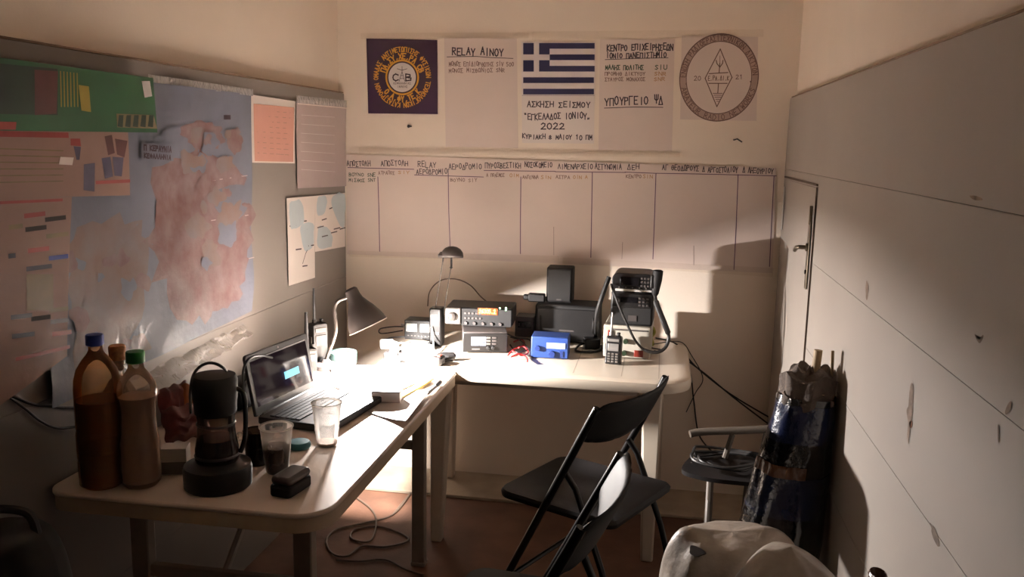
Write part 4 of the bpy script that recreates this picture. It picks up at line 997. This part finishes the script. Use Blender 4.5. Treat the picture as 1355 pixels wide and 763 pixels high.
# plastic cups -----------------------------------------------------
def cup(px, py, label, fill=0, liquid='coffee', r0=.0265, r1=.0385, h=.118, m='cup', group='clear plastic cups', rib=True):
    p = T(px, py)
    t = thing('plastic_cup' if m == 'cup' else 'drinking_glass', label, 'cup' if m == 'cup' else 'glass', p, random.uniform(0, 6), group)
    R_ = lambda z: r0 + (r1 - r0) * z / h
    prof = [(0, .001), (r0 - .003, .001), (r0, .004)]
    k = 14
    for i in range(1, k): z = .004 + (h - .010) * i / k; prof.append((R_(z) + (.0006 if rib and i % 2 and .3 < i / k < .95 else 0), z))
    prof += [(r1, h - .006)]
    g = G(); g.lathe(prof, (0, 0, 0), 32, caps=False); obj('cup_wall', g, m, t)
    g = G(); g.lathe([(r1, h - .006), (r1 + .0024, h - .004), (r1 + .0028, h - .001), (r1 + .001, h), (r1 - .001, h - .003)], (0, 0, 0), 32, caps=False); obj('rim', g, m if m != 'cup' else 'cuprim', t)
    g = G(); g.lathe([(r0 - .004, .0), (r0 - .002, .003), (r0 - .005, .005)], (0, 0, 0), 28); obj('base_ring', g, m if m != 'cup' else 'cuprim', t)
    if fill:
        g = G(); g.lathe([(r0 - .0012, .005), (R_(fill) - .0012, fill)], (0, 0, 0), 32); obj('drink', g, liquid, t)
    return t
M['cuprim'] = clear('cup_rim_plastic', (240, 238, 236), .5, body=(225, 222, 218), rough=.15, glow=.6)
cup(367, 624, 'plastic cup half full of brown drink, nearest the black clip-lid jug', .066, 'coffee')
cup(433, 588, 'nearly empty plastic cup in front of the laptop keyboard', .010, 'cloudy')
cup(556, 502, 'empty plastic cup in the bright lamp light at the far table edge')
cup(341, 613, 'dark drink in a low tinted glass behind the half full plastic cup', .045, 'coffee', .028, .031, .088, 'cupdk', None, False)

# blue lid, dark box
t = thing('plastic_disc', 'small round teal plastic lid lying behind the half full cup', 'lid', T(396, 592))
g = G(); g.lathe([(0, 0), (.026, 0), (.029, .003), (.029, .014), (.026, .018), (.012, .019), (0, .019)], (0, 0, 0), 28); obj('cap', g, 'teal', t)
g = G(); g.lathe([(.0292, .004), (.030, .008), (.0292, .012)], (0, 0, 0), 28, caps=False); obj('grip_band', g, 'teal', t)
t = thing('dark_case', 'small dark rounded case lying at the near table edge', 'case', T(386, 648), -.18)
g = G(); P = rrect(-.028, -.05, .028, .045, .012); g.prism(P, 0, .026); obj('lower_half', g, 'blackmat', t, bevel=.005)
g = G(); P = rrect(-.027, -.046, .027, .044, .012); g.prism(P, .0262, .046); obj('upper_half', g, 'dark', t, bevel=.008)

# jug / press on a broad round base
jb = T(289, 641); 
t = thing('coffee_jug', 'black lidded jug with glassy body on a broad black round base', 'jug', jb, .5); t.scale = (.93, .93, .93)
g = G(); g.lathe([(0, 0), (.078, 0), (.082, .004), (.083, .045), (.080, .056), (.060, .060), (.052, .066), (0, .066)], (0, 0, 0), 44); obj('base', g, 'black', t)
g = G(); g.lathe([(.050, .064), (.053, .072), (.052, .10), (.046, .13), (.044, .17), (.047, .188)], (0, 0, 0), 36, caps=False); obj('glass_body', g, 'jugglass', t)
g = G(); g.lathe([(0, .067), (.049, .068), (.050, .10), (.045, .124), (0, .124)], (0, 0, 0), 36); obj('drink', g, 'coffee', t)
g = G(); g.lathe([(.046, .186), (.050, .190), (.051, .215), (.053, .225), (.055, .272), (.050, .284), (.02, .288), (0, .288)], (0, 0, 0), 36); obj('lid', g, 'blackmat', t)
g = G(); g.tube(spline([(.048, -.012, .25), (.066, -.016, .235), (.070, -.017, .18), (.066, -.016, .12), (.055, -.013, .085)], 6), .006, 9); obj('handle', g, 'blackgloss', t)
g = G(); g.lathe([(.0525, .078), (.0545, .082), (.0525, .086)], (0, 0, 0), 36, caps=False); obj('metal_band', g, 'dark', t)
g = G(); g.lathe([(.0445, .158), (.0475, .162), (.0455, .166)], (0, 0, 0), 36, caps=False); obj('metal_band', g, 'dark', t)
cable('black_cable', [T(262, 560) + Vector((-.02, 0, .01)), V(252, 520, -1.86), V(258, 492, -1.88), V(276, 480, -1.88), V(295, 486, -1.86), V(303, 500, -1.80), V(312, 540, -1.70)], .0035, 'cable', 'black cable looping up above the lid of the jug')
cable('black_cable', [V(322, 520, -1.46), V(322, 490, -1.5), V(330, 474, -1.5), V(345, 470, -1.42), V(360, 473, -1.36)], .0035, 'cable', 'black cable arching behind the top corner of the laptop screen')

# bottles ----------------------------------------------------------
p = T(137, 640)
t = thing('plastic_bottle', 'large amber bottle with a blue cap at the left end of the table', 'bottle', p, 0, 'bottles at the left end of the table')
g = G(); g.lathe([(0, .002), (.040, .0), (.050, .008), (.051, .06), (.049, .066), (.051, .072), (.051, .13), (.049, .136), (.051, .142), (.051, .230), (.0495, .252), (.043, .276), (.030, .297), (.018, .312), (.0150, .320), (.0150, .330)], (0, 0, 0), 36, caps=False); obj('body', g, 'amberb', t)
g = G(); g.lathe([(0, .004), (.046, .006), (.0485, .06), (.0485, .205), (0, .205)], (0, 0, 0), 32); obj('liquid', g, 'amber', t)
g = G(); g.lathe([(.017, .330), (.0195, .332), (.0195, .352), (.018, .355), (0, .355)], (0, 0, 0), 28); obj('cap', g, 'bluecap', t)
g = G(); g.lathe([(.0515, .085), (.0515, .125)], (0, 0, 0), 36, caps=False); obj('label_band', g, 'amberb', t)
p = T(165, 622)
t = thing('corked_bottle', 'glass bottle of dark amber drink with a cork stopper behind the green-capped bottle', 'bottle', p + Vector((-.002, 0, 0)), 0, 'bottles at the left end of the table')
g = G(); g.lathe([(0, .003), (.036, 0), (.0405, .006), (.041, .175), (.036, .200), (.022, .225), (.0145, .232), (.0135, .262), (.016, .264), (.016, .272), (.0135, .274)], (0, 0, 0), 36, caps=False); obj('body', g, 'bottle', t)
g = G(); g.lathe([(0, .006), (.037, .008), (.038, .165), (0, .165)], (0, 0, 0), 32); obj('liquid', g, 'darkamber', t)
g = G(); g.lathe([(.0125, .250), (.013, .274), (.0185, .276), (.0195, .306), (.017, .310), (0, .310)], (0, 0, 0), 24); obj('cork_stopper', g, 'cork', t)
p = T(188, 640)
t = thing('plastic_bottle', 'clear waisted bottle of cloudy drink with a green cap', 'bottle', p, 0, 'bottles at the left end of the table')
prof = [(0, .004), (.034, .0), (.0425, .010), (.044, .03), (.0435, .10), (.0395, .13), (.0375, .16), (.0385, .19), (.0430, .210), (.0440, .226), (.040, .244), (.028, .264), (.018, .278), (.0165, .292)]
g = G(); g.lathe(prof, (0, 0, 0), 36, caps=False); obj('body', g, 'bottle', t)
g = G(); g.lathe([(0, .008)] + [(r_ - .0025, z + .003) for r_, z in prof[2:9]] + [(0, .218)], (0, 0, 0), 32); obj('liquid', g, 'cloudy', t)
g = G(); g.lathe([(.018, .290), (.0205, .292), (.0205, .314), (.019, .317), (0, .317)], (0, 0, 0), 28); obj('cap', g, 'greencap', t)
t = thing('small_box', 'small white carton behind the waisted bottle', 'box', T(230, 628), .3)
g = G(); g.box((0, .02, .033), (.062, .045, .066)); obj('carton', g, 'white', t, bevel=.001)
g = G(); g.box((0, -.0028, .018), (.060, .001, .03)); obj('printed_panel', g, 'grey', t)

# snack packets against the wall
def packet(px, py, dz, s, m, label, seed, rz=0, lean=.2):
    p = T(px, py); g = G()
    def fn(u, v):
        a, b = u * 2 - 1, v * 2 - 1
        return a, b
    nu, nv = 20, 16
    for side in (-1, 1):
        def f(u, v):
            a, b = u * 2 - 1, v * 2 - 1
            th = s[2] * (1 - abs(a) ** 3) * (1 - abs(b) ** 4) * (1 + .5 * noise.noise(Vector((a * 3, b * 3, seed + side))))
            x = a * s[0] * (1 + .04 * math.sin(b * 7)); z = s[1] * (b + 1)
            return (x, side * th + z * lean, z + .004 * math.sin(a * 9))
        g.patch(f, nu, nv)
    o = obj('snack_packet', g, m, None, loc=p + Vector((0, 0, dz + .004)), rz=rz)
    return tag(o, label, 'snack packet')
packet(250, 583, 0, (.06, .045, .022), 'redbag', 'crumpled red snack packet behind the black jug', 3, .9, .25)
packet(236, 560, 0, (.055, .052, .018), 'redbag', 'dark red packet leaning on the wall behind the white carton', 8, 1.3, .2)
packet(258, 558, 0.0, (.04, .05, .012), 'orangebag', 'orange edged packet between the red packets and the jug', 14, .5, .3)
t = thing('camera_bag', 'dark soft pouch on the table behind the laptop screen', 'pouch', T(331, 540) + Vector((-.03, .02, 0)), 1.5)
g = G()
def bagf(u, v):
    a = u * 2 * PI; b = v * PI
    x = .085 * math.copysign(abs(math.cos(a)) ** .6, math.cos(a)) * math.sin(b) ** .5; y = .04 * math.copysign(abs(math.sin(a)) ** .6, math.sin(a)) * math.sin(b) ** .5
    return (x, y, .045 - .045 * math.copysign(abs(math.cos(b)) ** .6, math.cos(b)) + .006 * noise.noise(Vector((x * 30, y * 30, b))) * math.sin(b))
g.patch(bagf, 28, 14); obj('pouch', g, 'blackmat', t)
g = G(); g.tube(spline([(-.06, -.03, .08), (-.04, -.04, .10), (.03, -.04, .10), (.06, -.03, .08)], 6), .004, 7); obj('strap', g, 'cable', t)
# crumpled clear wrapper
g = G()
def wrapf(u, v):
    a, b = u * 2 - 1, v * 2 - 1
    return (a * .05, b * .035, .006 + .03 * (1 - a * a) * (1 - b * b) * (1 + noise.noise(Vector((a * 4, b * 4, 1)))) + .006 * noise.noise(Vector((a * 12, b * 12, 4))))
g.patch(wrapf, 24, 20)
tag(obj('clear_wrapper', g, 'film', loc=T(322, 592), rz=.6), 'crumpled clear wrapper between the jug and the tinted glass', 'wrapper')

# papers, pad and small things under the lamp
def flat(name, corners, m, label, cat='paper', dz=.0012, curl=0, group=None, seed=0, lines=0):
    c = [T(*q) for q in corners]; g = G()
    def fn(u, v):
        p = (c[0] * (1 - u) + c[1] * u) * (1 - v) + (c[3] * (1 - u) + c[2] * u) * v
        z = dz + max(0, curl * (v ** 3)) + .0012 * (1 + noise.noise(Vector((u * 3, v * 3, seed))))
        return (p.x, p.y, TZ + z)
    g.patch(fn, 14, 14, 0)
    if lines:
        for k in range(lines):
            v = .15 + .7 * k / lines
            L_ = [Vector(fn(.12 + .7 * i / 10, v)) + Vector((0, 0, .0006)) for i in range(11)]; R_ = [Vector(fn(.12 + .7 * i / 10, v + .018)) + Vector((0, 0, .0006)) for i in range(11)]
            g.add(L_ + R_, [(i, i + 1, 12 + i, 11 + i) for i in range(10)], 1)
    return tag(obj(name, g, [m, 'ink2'] if lines else [m]), label, cat, group)
flat('paper_sheet', [(452, 492), (520, 479), (598, 489), (560, 508)], 'tablepaper', 'white sheet at the far table edge under the empty cup', group='loose sheets on the left table', seed=1, lines=5)
flat('paper_sheet', [(440, 512), (505, 488), (560, 503), (498, 532)], 'tablepaper', 'white sheet in the middle of the lamp pool behind the note pad', dz=.003, group='loose sheets on the left table', seed=2)
flat('paper_sheet', [(486, 546), (520, 519), (571, 519), (537, 563)], 'tablepaper', 'white sheet with a lifted corner at the right table edge beside the laptop', dz=.0022, curl=.012, group='loose sheets on the left table', seed=3)
t = thing('note_pad', 'small thick grey note pad standing out on the bright sheets', 'note pad', T(511, 533), .12)
g = G(); g.box((0, .02, .003), (.088, .055, .005)); g.box((0, .02, .0365), (.088, .055, .004)); obj('cover', g, 'book', t, bevel=.001)
g = G(); g.box((.001, .02, .020), (.084, .052, .029)); obj('pages', g, 'paper', t)
g = G(); g.box((-.043, .02, .020), (.003, .055, .036)); obj('spine', g, 'book', t)
c = [T(524, 527), T(530, 530), T(572, 506), T(565, 503)]
g = G(); g.hexa([p + Vector((0, 0, .004)) for p in c], [p + Vector((0, 0, .010)) for p in c]); st = tag(obj('wooden_ruler', g, 'yellowpen', bevel=.001), 'ochre strip lying across the sheets beside the note pad', 'strip')
t = thing('marker_pen', 'pale marker pen with a dark cap near the table edge', 'pen', T(575, 512), 0)
g = GW(t); a, b = T(566, 520, TZ + .011), T(582, 506, TZ + .011); g.tube([a, a * .95 + b * .05, b * .9 + a * .1, b], [.004, .0065, .0065, .0035], 12); obj('barrel', g, 'white', t)
g = GW(t); g.tube([b * .62 + a * .38, b * 1.03 - a * .03], .0072, 12); obj('pen_cap', g, 'black', t)
# tape roll
t = thing('tape_roll', 'pale teal roll of tape standing flat beside the lamp foot', 'tape', T(458, 481) + Vector((-.012, 0, 0)))
g = G(); g.lathe([(.026, .001), (.048, .001), (.049, .003), (.049, .043), (.048, .045), (.026, .045), (.026, .001)], (0, 0, 0), 36, caps=False); obj('tape_winding', g, 'tealroll', t)
g = G(); g.lathe([(.0235, .000), (.0262, .000), (.0262, .046), (.0235, .046), (.0235, .000)], (0, 0, 0), 32, caps=False); obj('cardboard_core', g, 'cork', t)
# white power strip with plugs
p = T(512, 474) 
t = thing('power_strip', 'dark multi-way power strip holding two white plugs, glaring under the lamp', 'power strip', T(548, 479), -.12)
g = G(); P = rrect(-.115, -.025, .115, .025, .012); g.prism(P, 0, .032); obj('body', g, 'black', t, bevel=.006)
for k in range(4):
    g = G(); g.lathe([(.019, .0325), (.019, .0335), (.016, .0336), (.015, .0328)], (-.078 + k * .05, 0, 0), 20); obj('socket', g, 'dark', t)
for k in (0, 1):
    g = G(); g.lathe([(.017, .034), (.018, .045), (.016, .064), (.008, .070), (0, .070)], (-.078 + k * .05, 0, 0), 18); obj('plug', g, 'white', t)
g = G(); g.box((.100, 0, .034), (.012, .022, .005)); obj('switch', g, 'redswitch', t, bevel=.001)
t = thing('plug_adapter', 'white mains adapter at the far left of the bright table corner', 'adapter', T(505, 466) + Vector((0, .07, 0)), .4)
g = G(); g.box((0, 0, .017), (.055, .04, .032)); obj('body', g, 'white', t, bevel=.006)
g = G(); g.tube(spline([(.027, 0, .015), (.06, -.005, .02), (.09, -.02, .006), (.12, .01, .005)], 6), .003, 7); obj('lead', g, 'whitecable', t)
t = thing('card_reader', 'flat dark grey box with a pale top in front of the twin meter box', 'box', T(556, 462) + Vector((0, .02, 0)), .25)
g = G(); g.box((0, 0, .010), (.10, .06, .019)); obj('case', g, 'dark', t, bevel=.003)
g = G(); g.box((-.008, 0, .0202), (.07, .045, .0015)); obj('top_label', g, 'offwhite', t)
cable('white_cable', [V(571, 432, -.40), V(573, 447, -.42), T(574, 460, TZ + .02), T(575, 468, TZ + .005), T(580, 474, TZ + .003)], .0028, 'whitecable', 'thin white lead dropping from the unlit lamp block to the table')
cable('black_cable', [T(520, 474, TZ + .045), T(528, 465, TZ + .03), T(545, 460, TZ + .03), T(565, 455, TZ + .028), T(580, 448, TZ + .01)], .004, 'cable', 'black lead curving from the power strip towards the unlit lamp block')
cable('black_cable', [T(508, 458, TZ + .004), T(508, 450, TZ + .004), T(522, 446, TZ + .004), T(548, 446, TZ + .004), T(566, 450, TZ + .004)], .003, 'cable', 'thin black lead behind the flat grey box')
cable('white_cable', [T(520, 483, TZ + .003), T(526, 476, TZ + .003), T(533, 487, TZ + .003), T(548, 492, TZ + .003), T(580, 487, TZ + .003)], .003, 'whitecable', 'thin white lead across the bright sheets in front of the power strip')
t = thing('fist_microphone', 'black fist microphone lying on the corner of the garden table', 'microphone', T(588, 477), .35)
g = G(); g.tube([(-.042, 0, .014), (-.034, 0, .014), (.0, 0, .018), (.034, .0, .017), (.042, 0, .015)], [.006, .013, .015, .014, .007], 14); obj('body', g, 'black', t)
g = G(); g.box((0, -.013, .018), (.035, .006, .008)); obj('talk_button', g, 'blackmat', t, bevel=.002)
g = G(); g.tube(spline([(-.04, 0, .014), (-.056, .0, .010), (-.066, -.014, .005), (-.05, -.026, .005), (0, -.026, .005), (.03, -.022, .005)], 6), .0035, 7); obj('cord', g, 'cable', t)

# cable tacked along the left wall
cable('black_cable', [PL.lift(.006)(*PL.px(x, y)) for x, y in ((-30, 510), (10, 522), (40, 534), (75, 538), (105, 540), (125, 548))], .0035, 'cable', 'upper black cable along the bottom of the posters at the left edge')
cable('black_cable', [PL.lift(.006)(*PL.px(x, y)) for x, y in ((5, 522), (30, 540), (50, 556), (75, 566), (110, 562))], .0028, 'cable', 'thin black cable sagging below the posters at the left edge')

# ================================================================== CHAIRS
def chair(label, top_c, face, name='folding_chair'):
    """folding chair; the main tubes run from the back top forward down to the front feet"""
    f = Vector((face[0], face[1], 0)).normalized()
    ang = math.atan2(f.y, f.x) - PI / 2
    c = Vector((top_c[0], top_c[1], 0)) + f * .19
    t = thing(name, label, 'chair', c, ang, 'black folding chairs')
    W2 = .215
    def post(z): return -.19 + .39 * (1 - z / .78)
    for sx in (-1, 1):
        g = G(); g.tube([(sx * W2, post(z), z) for z in (.012, .2, .43, .6, .72)] + [(sx * (W2 - .004), post(.76), .762)], .0115, 10); g.lathe([(.014, 0), (.014, .03), (.012, .032)], (sx * W2, post(.012), .0), 12); obj('front_leg', g, 'chairmetal', t)
        g = G(); g.tube([(sx * (W2 - .026), post(.54), .54), (sx * (W2 - .026), post(.54) - .035, .50), (sx * (W2 - .026), -.20, .28), (sx * (W2 - .026), -.28, .012)], .010, 10); g.lathe([(.0125, 0), (.0125, .03)], (sx * (W2 - .026), -.279, 0), 12); obj('rear_leg', g, 'chairmetal', t)
    g = G(); g.tube([(-W2 + .026, -.25, .12), (W2 - .026, -.25, .12)], .008, 8); obj('rear_stretcher', g, 'chairmetal', t)
    g = G(); g.tube([(-W2, post(.16), .16), (W2, post(.16), .16)], .008, 8); obj('front_stretcher', g, 'chairmetal', t)
    g = G(); P = rrect(-.195, -.235, .195, .180, [.03, .03, .05, .05])
    rings = []
    for off, z in ((.012, .405), (.002, .410), (0, .422), (.006, .431), (.02, .434)):
        rings.append([(x * (1 - off / .2), (y + .01) * (1 - off / .2) - .01, z) for x, y in P])
    rings.append([(x * .5, y * .5, .428) for x, y in P])
    n = len(P); g.add([p for q in rings for p in q], [(j * n + k, j * n + (k + 1) % n, (j + 1) * n + (k + 1) % n, (j + 1) * n + k) for j in range(5) for k in range(n)] + [tuple(range(n))[::-1], tuple(5 * n + k for k in range(n))]); obj('seat', g, 'chairblack', t)
    g = G()
    def back(side):
        def fn(u, v):
            a = u * 2 - 1
            z0 = .625 + .035 * abs(a) ** 2.5; z1 = .772 + .012 * abs(a) ** 4 - .03 * abs(a) ** 14
            z = z0 + (z1 - z0) * v
            y = post(z) - .045 * (1 - a * a) - side * (.009 * min(1, 6 * min(v, 1 - v) + .15))
            return (a * (W2 + .008), y, z)
        return fn
    g.patch(back(1), 24, 10); g.patch(back(-1), 24, 10)
    bm = None
    o = obj('backrest', g, 'chairblack', t)
    bm = bmesh.new(); bm.from_mesh(o.data); bmesh.ops.remove_doubles(bm, verts=bm.verts, dist=.004); bmesh.ops.recalc_face_normals(bm, faces=bm.faces); bm.to_mesh(o.data); bm.free()
    return t
chair('black folding chair standing between the garden table and the long table', (-.045, -1.14), (-.90, .44))
chair('nearest black folding chair with only its back in view at the bottom edge', (-.083, -1.88), (-.99, .13))

# low folding chair in the far right corner
t = thing('camp_chair', 'low folding chair with grey rail and pale legs in the far right corner', 'chair', (.265, -.60, 0), 0)
g = GW(t); g.tube(spline([V(913, 574, -.72), V(930, 571, -.71), V(985, 569, -.70), V(1022, 567, -.69)], 6), .013, 10); obj('back_rail', g, 'campgrey', t)
a, b = V(938, 572, -.71), V(1008, 570, -.70)
for q, n_ in (((969, 575), (959, 605)), ((1014, 573), (1008, 603))):
    g = GW(t); g.tube([V(*q, -.70), V(*n_, -.70)], .010, 9); obj('back_post', g, 'campgrey', t)
g = GW(t); zs = V(960, 612, -.72).z
P = [V(903, 604, -.80), V(925, 625, -.86), V(965, 636, -.88), V(1010, 636, -.86), V(1022, 612, -.70), V(1000, 600, -.60), V(930, 598, -.62)]
P = spline([Vector((p.x, p.y, 0)) for p in P], 6, True); n = len(P); cP = sum(P, Vector()) / n
g.add([(p.x, p.y, zs - .014) for p in P] + [(p.x, p.y, zs) for p in P] + [(cP.x + (p.x - cP.x) * .6, cP.y + (p.y - cP.y) * .6, zs - .006) for p in P] + [(cP.x, cP.y, zs - .01)],
      [tuple(range(n))[::-1]] + [(k, (k + 1) % n, n + (k + 1) % n, n + k) for k in range(n)] + [(n + k, n + (k + 1) % n, 2 * n + (k + 1) % n, 2 * n + k) for k in range(n)] + [(2 * n + k, 2 * n + (k + 1) % n, 3 * n) for k in range(n)])
obj('seat', g, 'chairblack', t)
for x0, x1, y0, y1 in ((-.11, -.09, -.78, -.64), (-.09, -.11, -.60, -.80)):
    pass
for (xa, ya), (xb, yb) in (((.21, -.76), (.225, -.58)), ((.33, -.78), (.335, -.58)), ((.215, -.62), (.20, -.84)), ((.345, -.62), (.35, -.84))):
    g = GW(t); g.tube([(xa, ya, zs - .014), (xb, yb, .002)], .010, 9); obj('leg', g, 'campgrey', t)
for k in range(3):
    rr_ = .10 + .012 * k
    pts = [Vector((.255 + rr_ * math.cos(a) * (1 + .15 * math.sin(3 * a + k)), -.735 + rr_ * .75 * math.sin(a), zs + .012 + .009 * k + .008 * math.sin(2 * a + k))) for a in [i * PI / 8 for i in range(16)]]
    g = G(); g.tube(spline(pts, 5, True), .005, 7, closed=True)
    tag(obj('cable_coil', g, 'cable'), 'black cable coiled on the seat of the low corner chair', 'cable', 'coils of black cable on the corner chair')

# bundle wrapped in black plastic, leaning in the corner by the right wall
b0 = Vector((.315, -1.32, 0)); t1 = Vector((.408, -1.32, .90))
t = thing('wrapped_bundle', 'tall bundle wrapped in shiny black plastic with poles sticking out, leaning on the right wall', 'bundle', b0)
g = GW(t)
def wr(u, v):
    a = u * 2 * PI; c = b0 + (t1 - b0) * v; r_ = .150 + (.070 - .150) * v
    fold = .010 * noise.noise(Vector((math.cos(a) * 2, math.sin(a) * 2, v * 4))) + .006 * noise.noise(Vector((math.cos(a) * 6, math.sin(a) * 6, v * 9)))
    r_ += fold
    x = c.x + r_ * math.cos(a); y = c.y + r_ * .95 * math.sin(a)
    return (min(x, XR - .006), y, c.z * (1) + .004)
def band(v0, v1, name, m, e=0, u0=0, u1=1):
    g = GW(t)
    def fn(u, v):
        vv = v0 + (v1 - v0) * v; u = u0 + (u1 - u0) * u; p = Vector(wr(u, vv)); c = b0 + (t1 - b0) * vv
        d = Vector((p.x - c.x, p.y - c.y, 0)); d.normalize(); q = p + d * e
        return (min(q.x, XR - .004), q.y, q.z)
    g.patch(fn, 40, max(4, int((v1 - v0) * 40))); return obj(name, g, m, t)
band(0, .93, 'plastic_wrap', 'wrap')
band(.80, .91, 'navy_section', 'wrapblue', .0015); band(.58, .70, 'navy_section', 'wrapblue', .0015); band(.70, .735, 'brown_tape', 'wraporange', .003, .50, .78)
g = GW(t)
def topcloth(u, v):
    a = u * 2 * PI; vv = .905 + .095 * min(v * 2, 1); c = b0 + (t1 - b0) * vv; r_ = (.070 + .006 * math.sin(a * 7) + .006 * noise.noise(Vector((a, v * 6, 2)))) * (1 if v < .5 else (1 - (v - .5) * 1.9))
    return (min(c.x + r_ * math.cos(a), XR - .006), c.y + r_ * math.sin(a), c.z + .010 * math.sin(a * 4) + .010 * math.sin(v * 20))
g.patch(topcloth, 40, 10); obj('cloth_top', g, 'clothgrey', t)
for (px, py), (qx, qy), r_ in (((1076, 500), (1083, 463), .011), ((1102, 500), (1102, 464), .004), ((1062, 500), (1060, 492), .012)):
    g = GW(t); g.tube([V(px, py, -1.32) - Vector((0, 0, .06)), V(qx, qy, -1.32)], r_, 10); obj('pole', g, 'wood', t)

# white carrier bags in the foreground
BAGFN = []
def carrier(name, c, r, h, label, seed, ears):
    t = thing(name, label, 'bag', (c[0], c[1], 0), 0, 'white carrier bags')
    g = G()
    def fn(u, v):
        a = u * 2 * PI
        prof = (1 - .10 * (1 - min(1, v * 6)) ** 2) * (1 if v < .55 else max(0, 1 - ((v - .55) / .45) ** 3.2) ** .5)
        n1 = noise.noise(Vector((math.cos(a) * 1.6 + seed, math.sin(a) * 1.6, v * 2.2))); n2 = noise.noise(Vector((math.cos(a) * 5, math.sin(a) * 5 + seed, v * 4)))
        n1 *= 1 - v ** 6; n2 *= 1 - v ** 6; k = prof * (1 + .16 * n1 + .06 * n2)
        z = h * (v if v < .55 else .55 + .45 * math.sin((v - .55) / .45 * PI / 2)) * (1 + .05 * n1 * v)
        z += sum(eh * math.exp(-(((math.cos(a) * prof - ex) ** 2 + (math.sin(a) * prof - ey) ** 2) / es)) for ex, ey, eh, es in ears) * (v ** 2)
        return (r[0] * k * math.cos(a), r[1] * k * math.sin(a), max(.002, z))
    BAGFN.append(fn)
    g.patch(fn, 64, 40); obj('bag_body', g, 'bagwhite', t)
    return t
t = carrier('carrier_bag', (.195, -1.70), (.16, .125), .605, 'white carrier bag with a dark hole near its top left', 2, [(-.75, -.2, .03, .10), (.6, .2, .02, .2)])
g = GW(t)
hf = BAGFN[-1]; hole = []
for k in range(20):
    a = 2 * PI * k / 20; q = Vector(hf(.640 + .026 * math.cos(a) * (1 + .2 * math.sin(3 * a)), .885 + .022 * math.sin(a)))
    hole.append(q)
cq = sum(hole, Vector()) / 20; nq = Vector((cq.x, cq.y, .06)).normalized() * .006
g = G(); g.add([q + nq for q in hole] + [q - nq for q in hole], [tuple(range(20)), tuple(range(20, 40))[::-1]] + [(k, (k + 1) % 20, 20 + (k + 1) % 20, 20 + k) for k in range(20)])
obj('handle_hole', g, 'bagdark', t)
carrier('carrier_bag', (.285, -1.955), (.125, .105), .655, 'second white carrier bag in front, sloping down towards the right wall', 9, [(-.1, .1, .05, .3)])
# ---- dark things in the corners
t = thing('black_bag', 'black rounded bag in the dark bottom left corner', 'bag', (-1.24, -2.22, 0), .15)
g = G()
def bb(u, v):
    a = u * 2 * PI; b = v * PI
    s = lambda q, e: math.copysign(abs(q) ** e, q)
    return (.11 * s(math.cos(a), .7) * math.sin(b) ** .45, .10 * s(math.sin(a), .7) * math.sin(b) ** .45, .36 - .358 * s(math.cos(b), .75))
g.patch(bb, 32, 24); obj('body', g, 'blackmat', t)
g = G(); g.tube(spline([(-.06, -.0, .70), (-.04, 0, .745), (.04, 0, .745), (.06, 0, .70)], 6), .009, 8); obj('handle', g, 'cable', t)
t = thing('rubbish_bag', 'narrow black tied bag against the right wall in the bottom right', 'bag', (.440, -2.0, 0), 0); t.scale = (.58, .9, 1.26)
g = G()
def rb(u, v):
    a = u * 2 * PI
    k = (math.sin(min(v / .8, 1) * PI * .5) ** .4 if v < .4 else 1) * (1 if v < .6 else max(.16, 1 - ((v - .6) / .4) ** 1.2 * .9))
    k *= 1 + .10 * noise.noise(Vector((math.cos(a) * 2, math.sin(a) * 2, v * 4)))
    return (.064 * k * math.cos(a), .09 * k * math.sin(a), .002 + .50 * v)
g.patch(rb, 32, 20); obj('body', g, 'wrap', t)
g = G(); g.lathe([(.010, .495), (.022, .515), (.030, .54), (.026, .545), (.006, .505)], (0, 0, 0), 14, caps=False); obj('knot', g, 'wraporange', t)

# cables lying on the floor
def fl(px, py): q = on(px, py, 2, .005); return Vector((q.x, q.y, .005))
cable('floor_cable', [fl(*q) for q in ((467, 655), (490, 672), (498, 690), (490, 715), (465, 712), (470, 700), (500, 696), (530, 705), (540, 715), (510, 723), (480, 722), (460, 735), (440, 732), (432, 715), (445, 700), (480, 692), (520, 680), (545, 650))], .004, 'browncable', 'grey cable lying in loose loops on the floor under the long table')
cable('floor_cable', [fl(*q) for q in ((520, 680), (535, 662), (548, 648), (575, 640), (590, 628))], .0035, 'browncable', 'grey cable running on the floor to the garden table leg')
cable('floor_cable', [fl(*q) for q in ((445, 740), (475, 742), (510, 740), (535, 752), (560, 760))], .0035, 'browncable', 'grey cable trailing across the floor at the bottom of the picture')
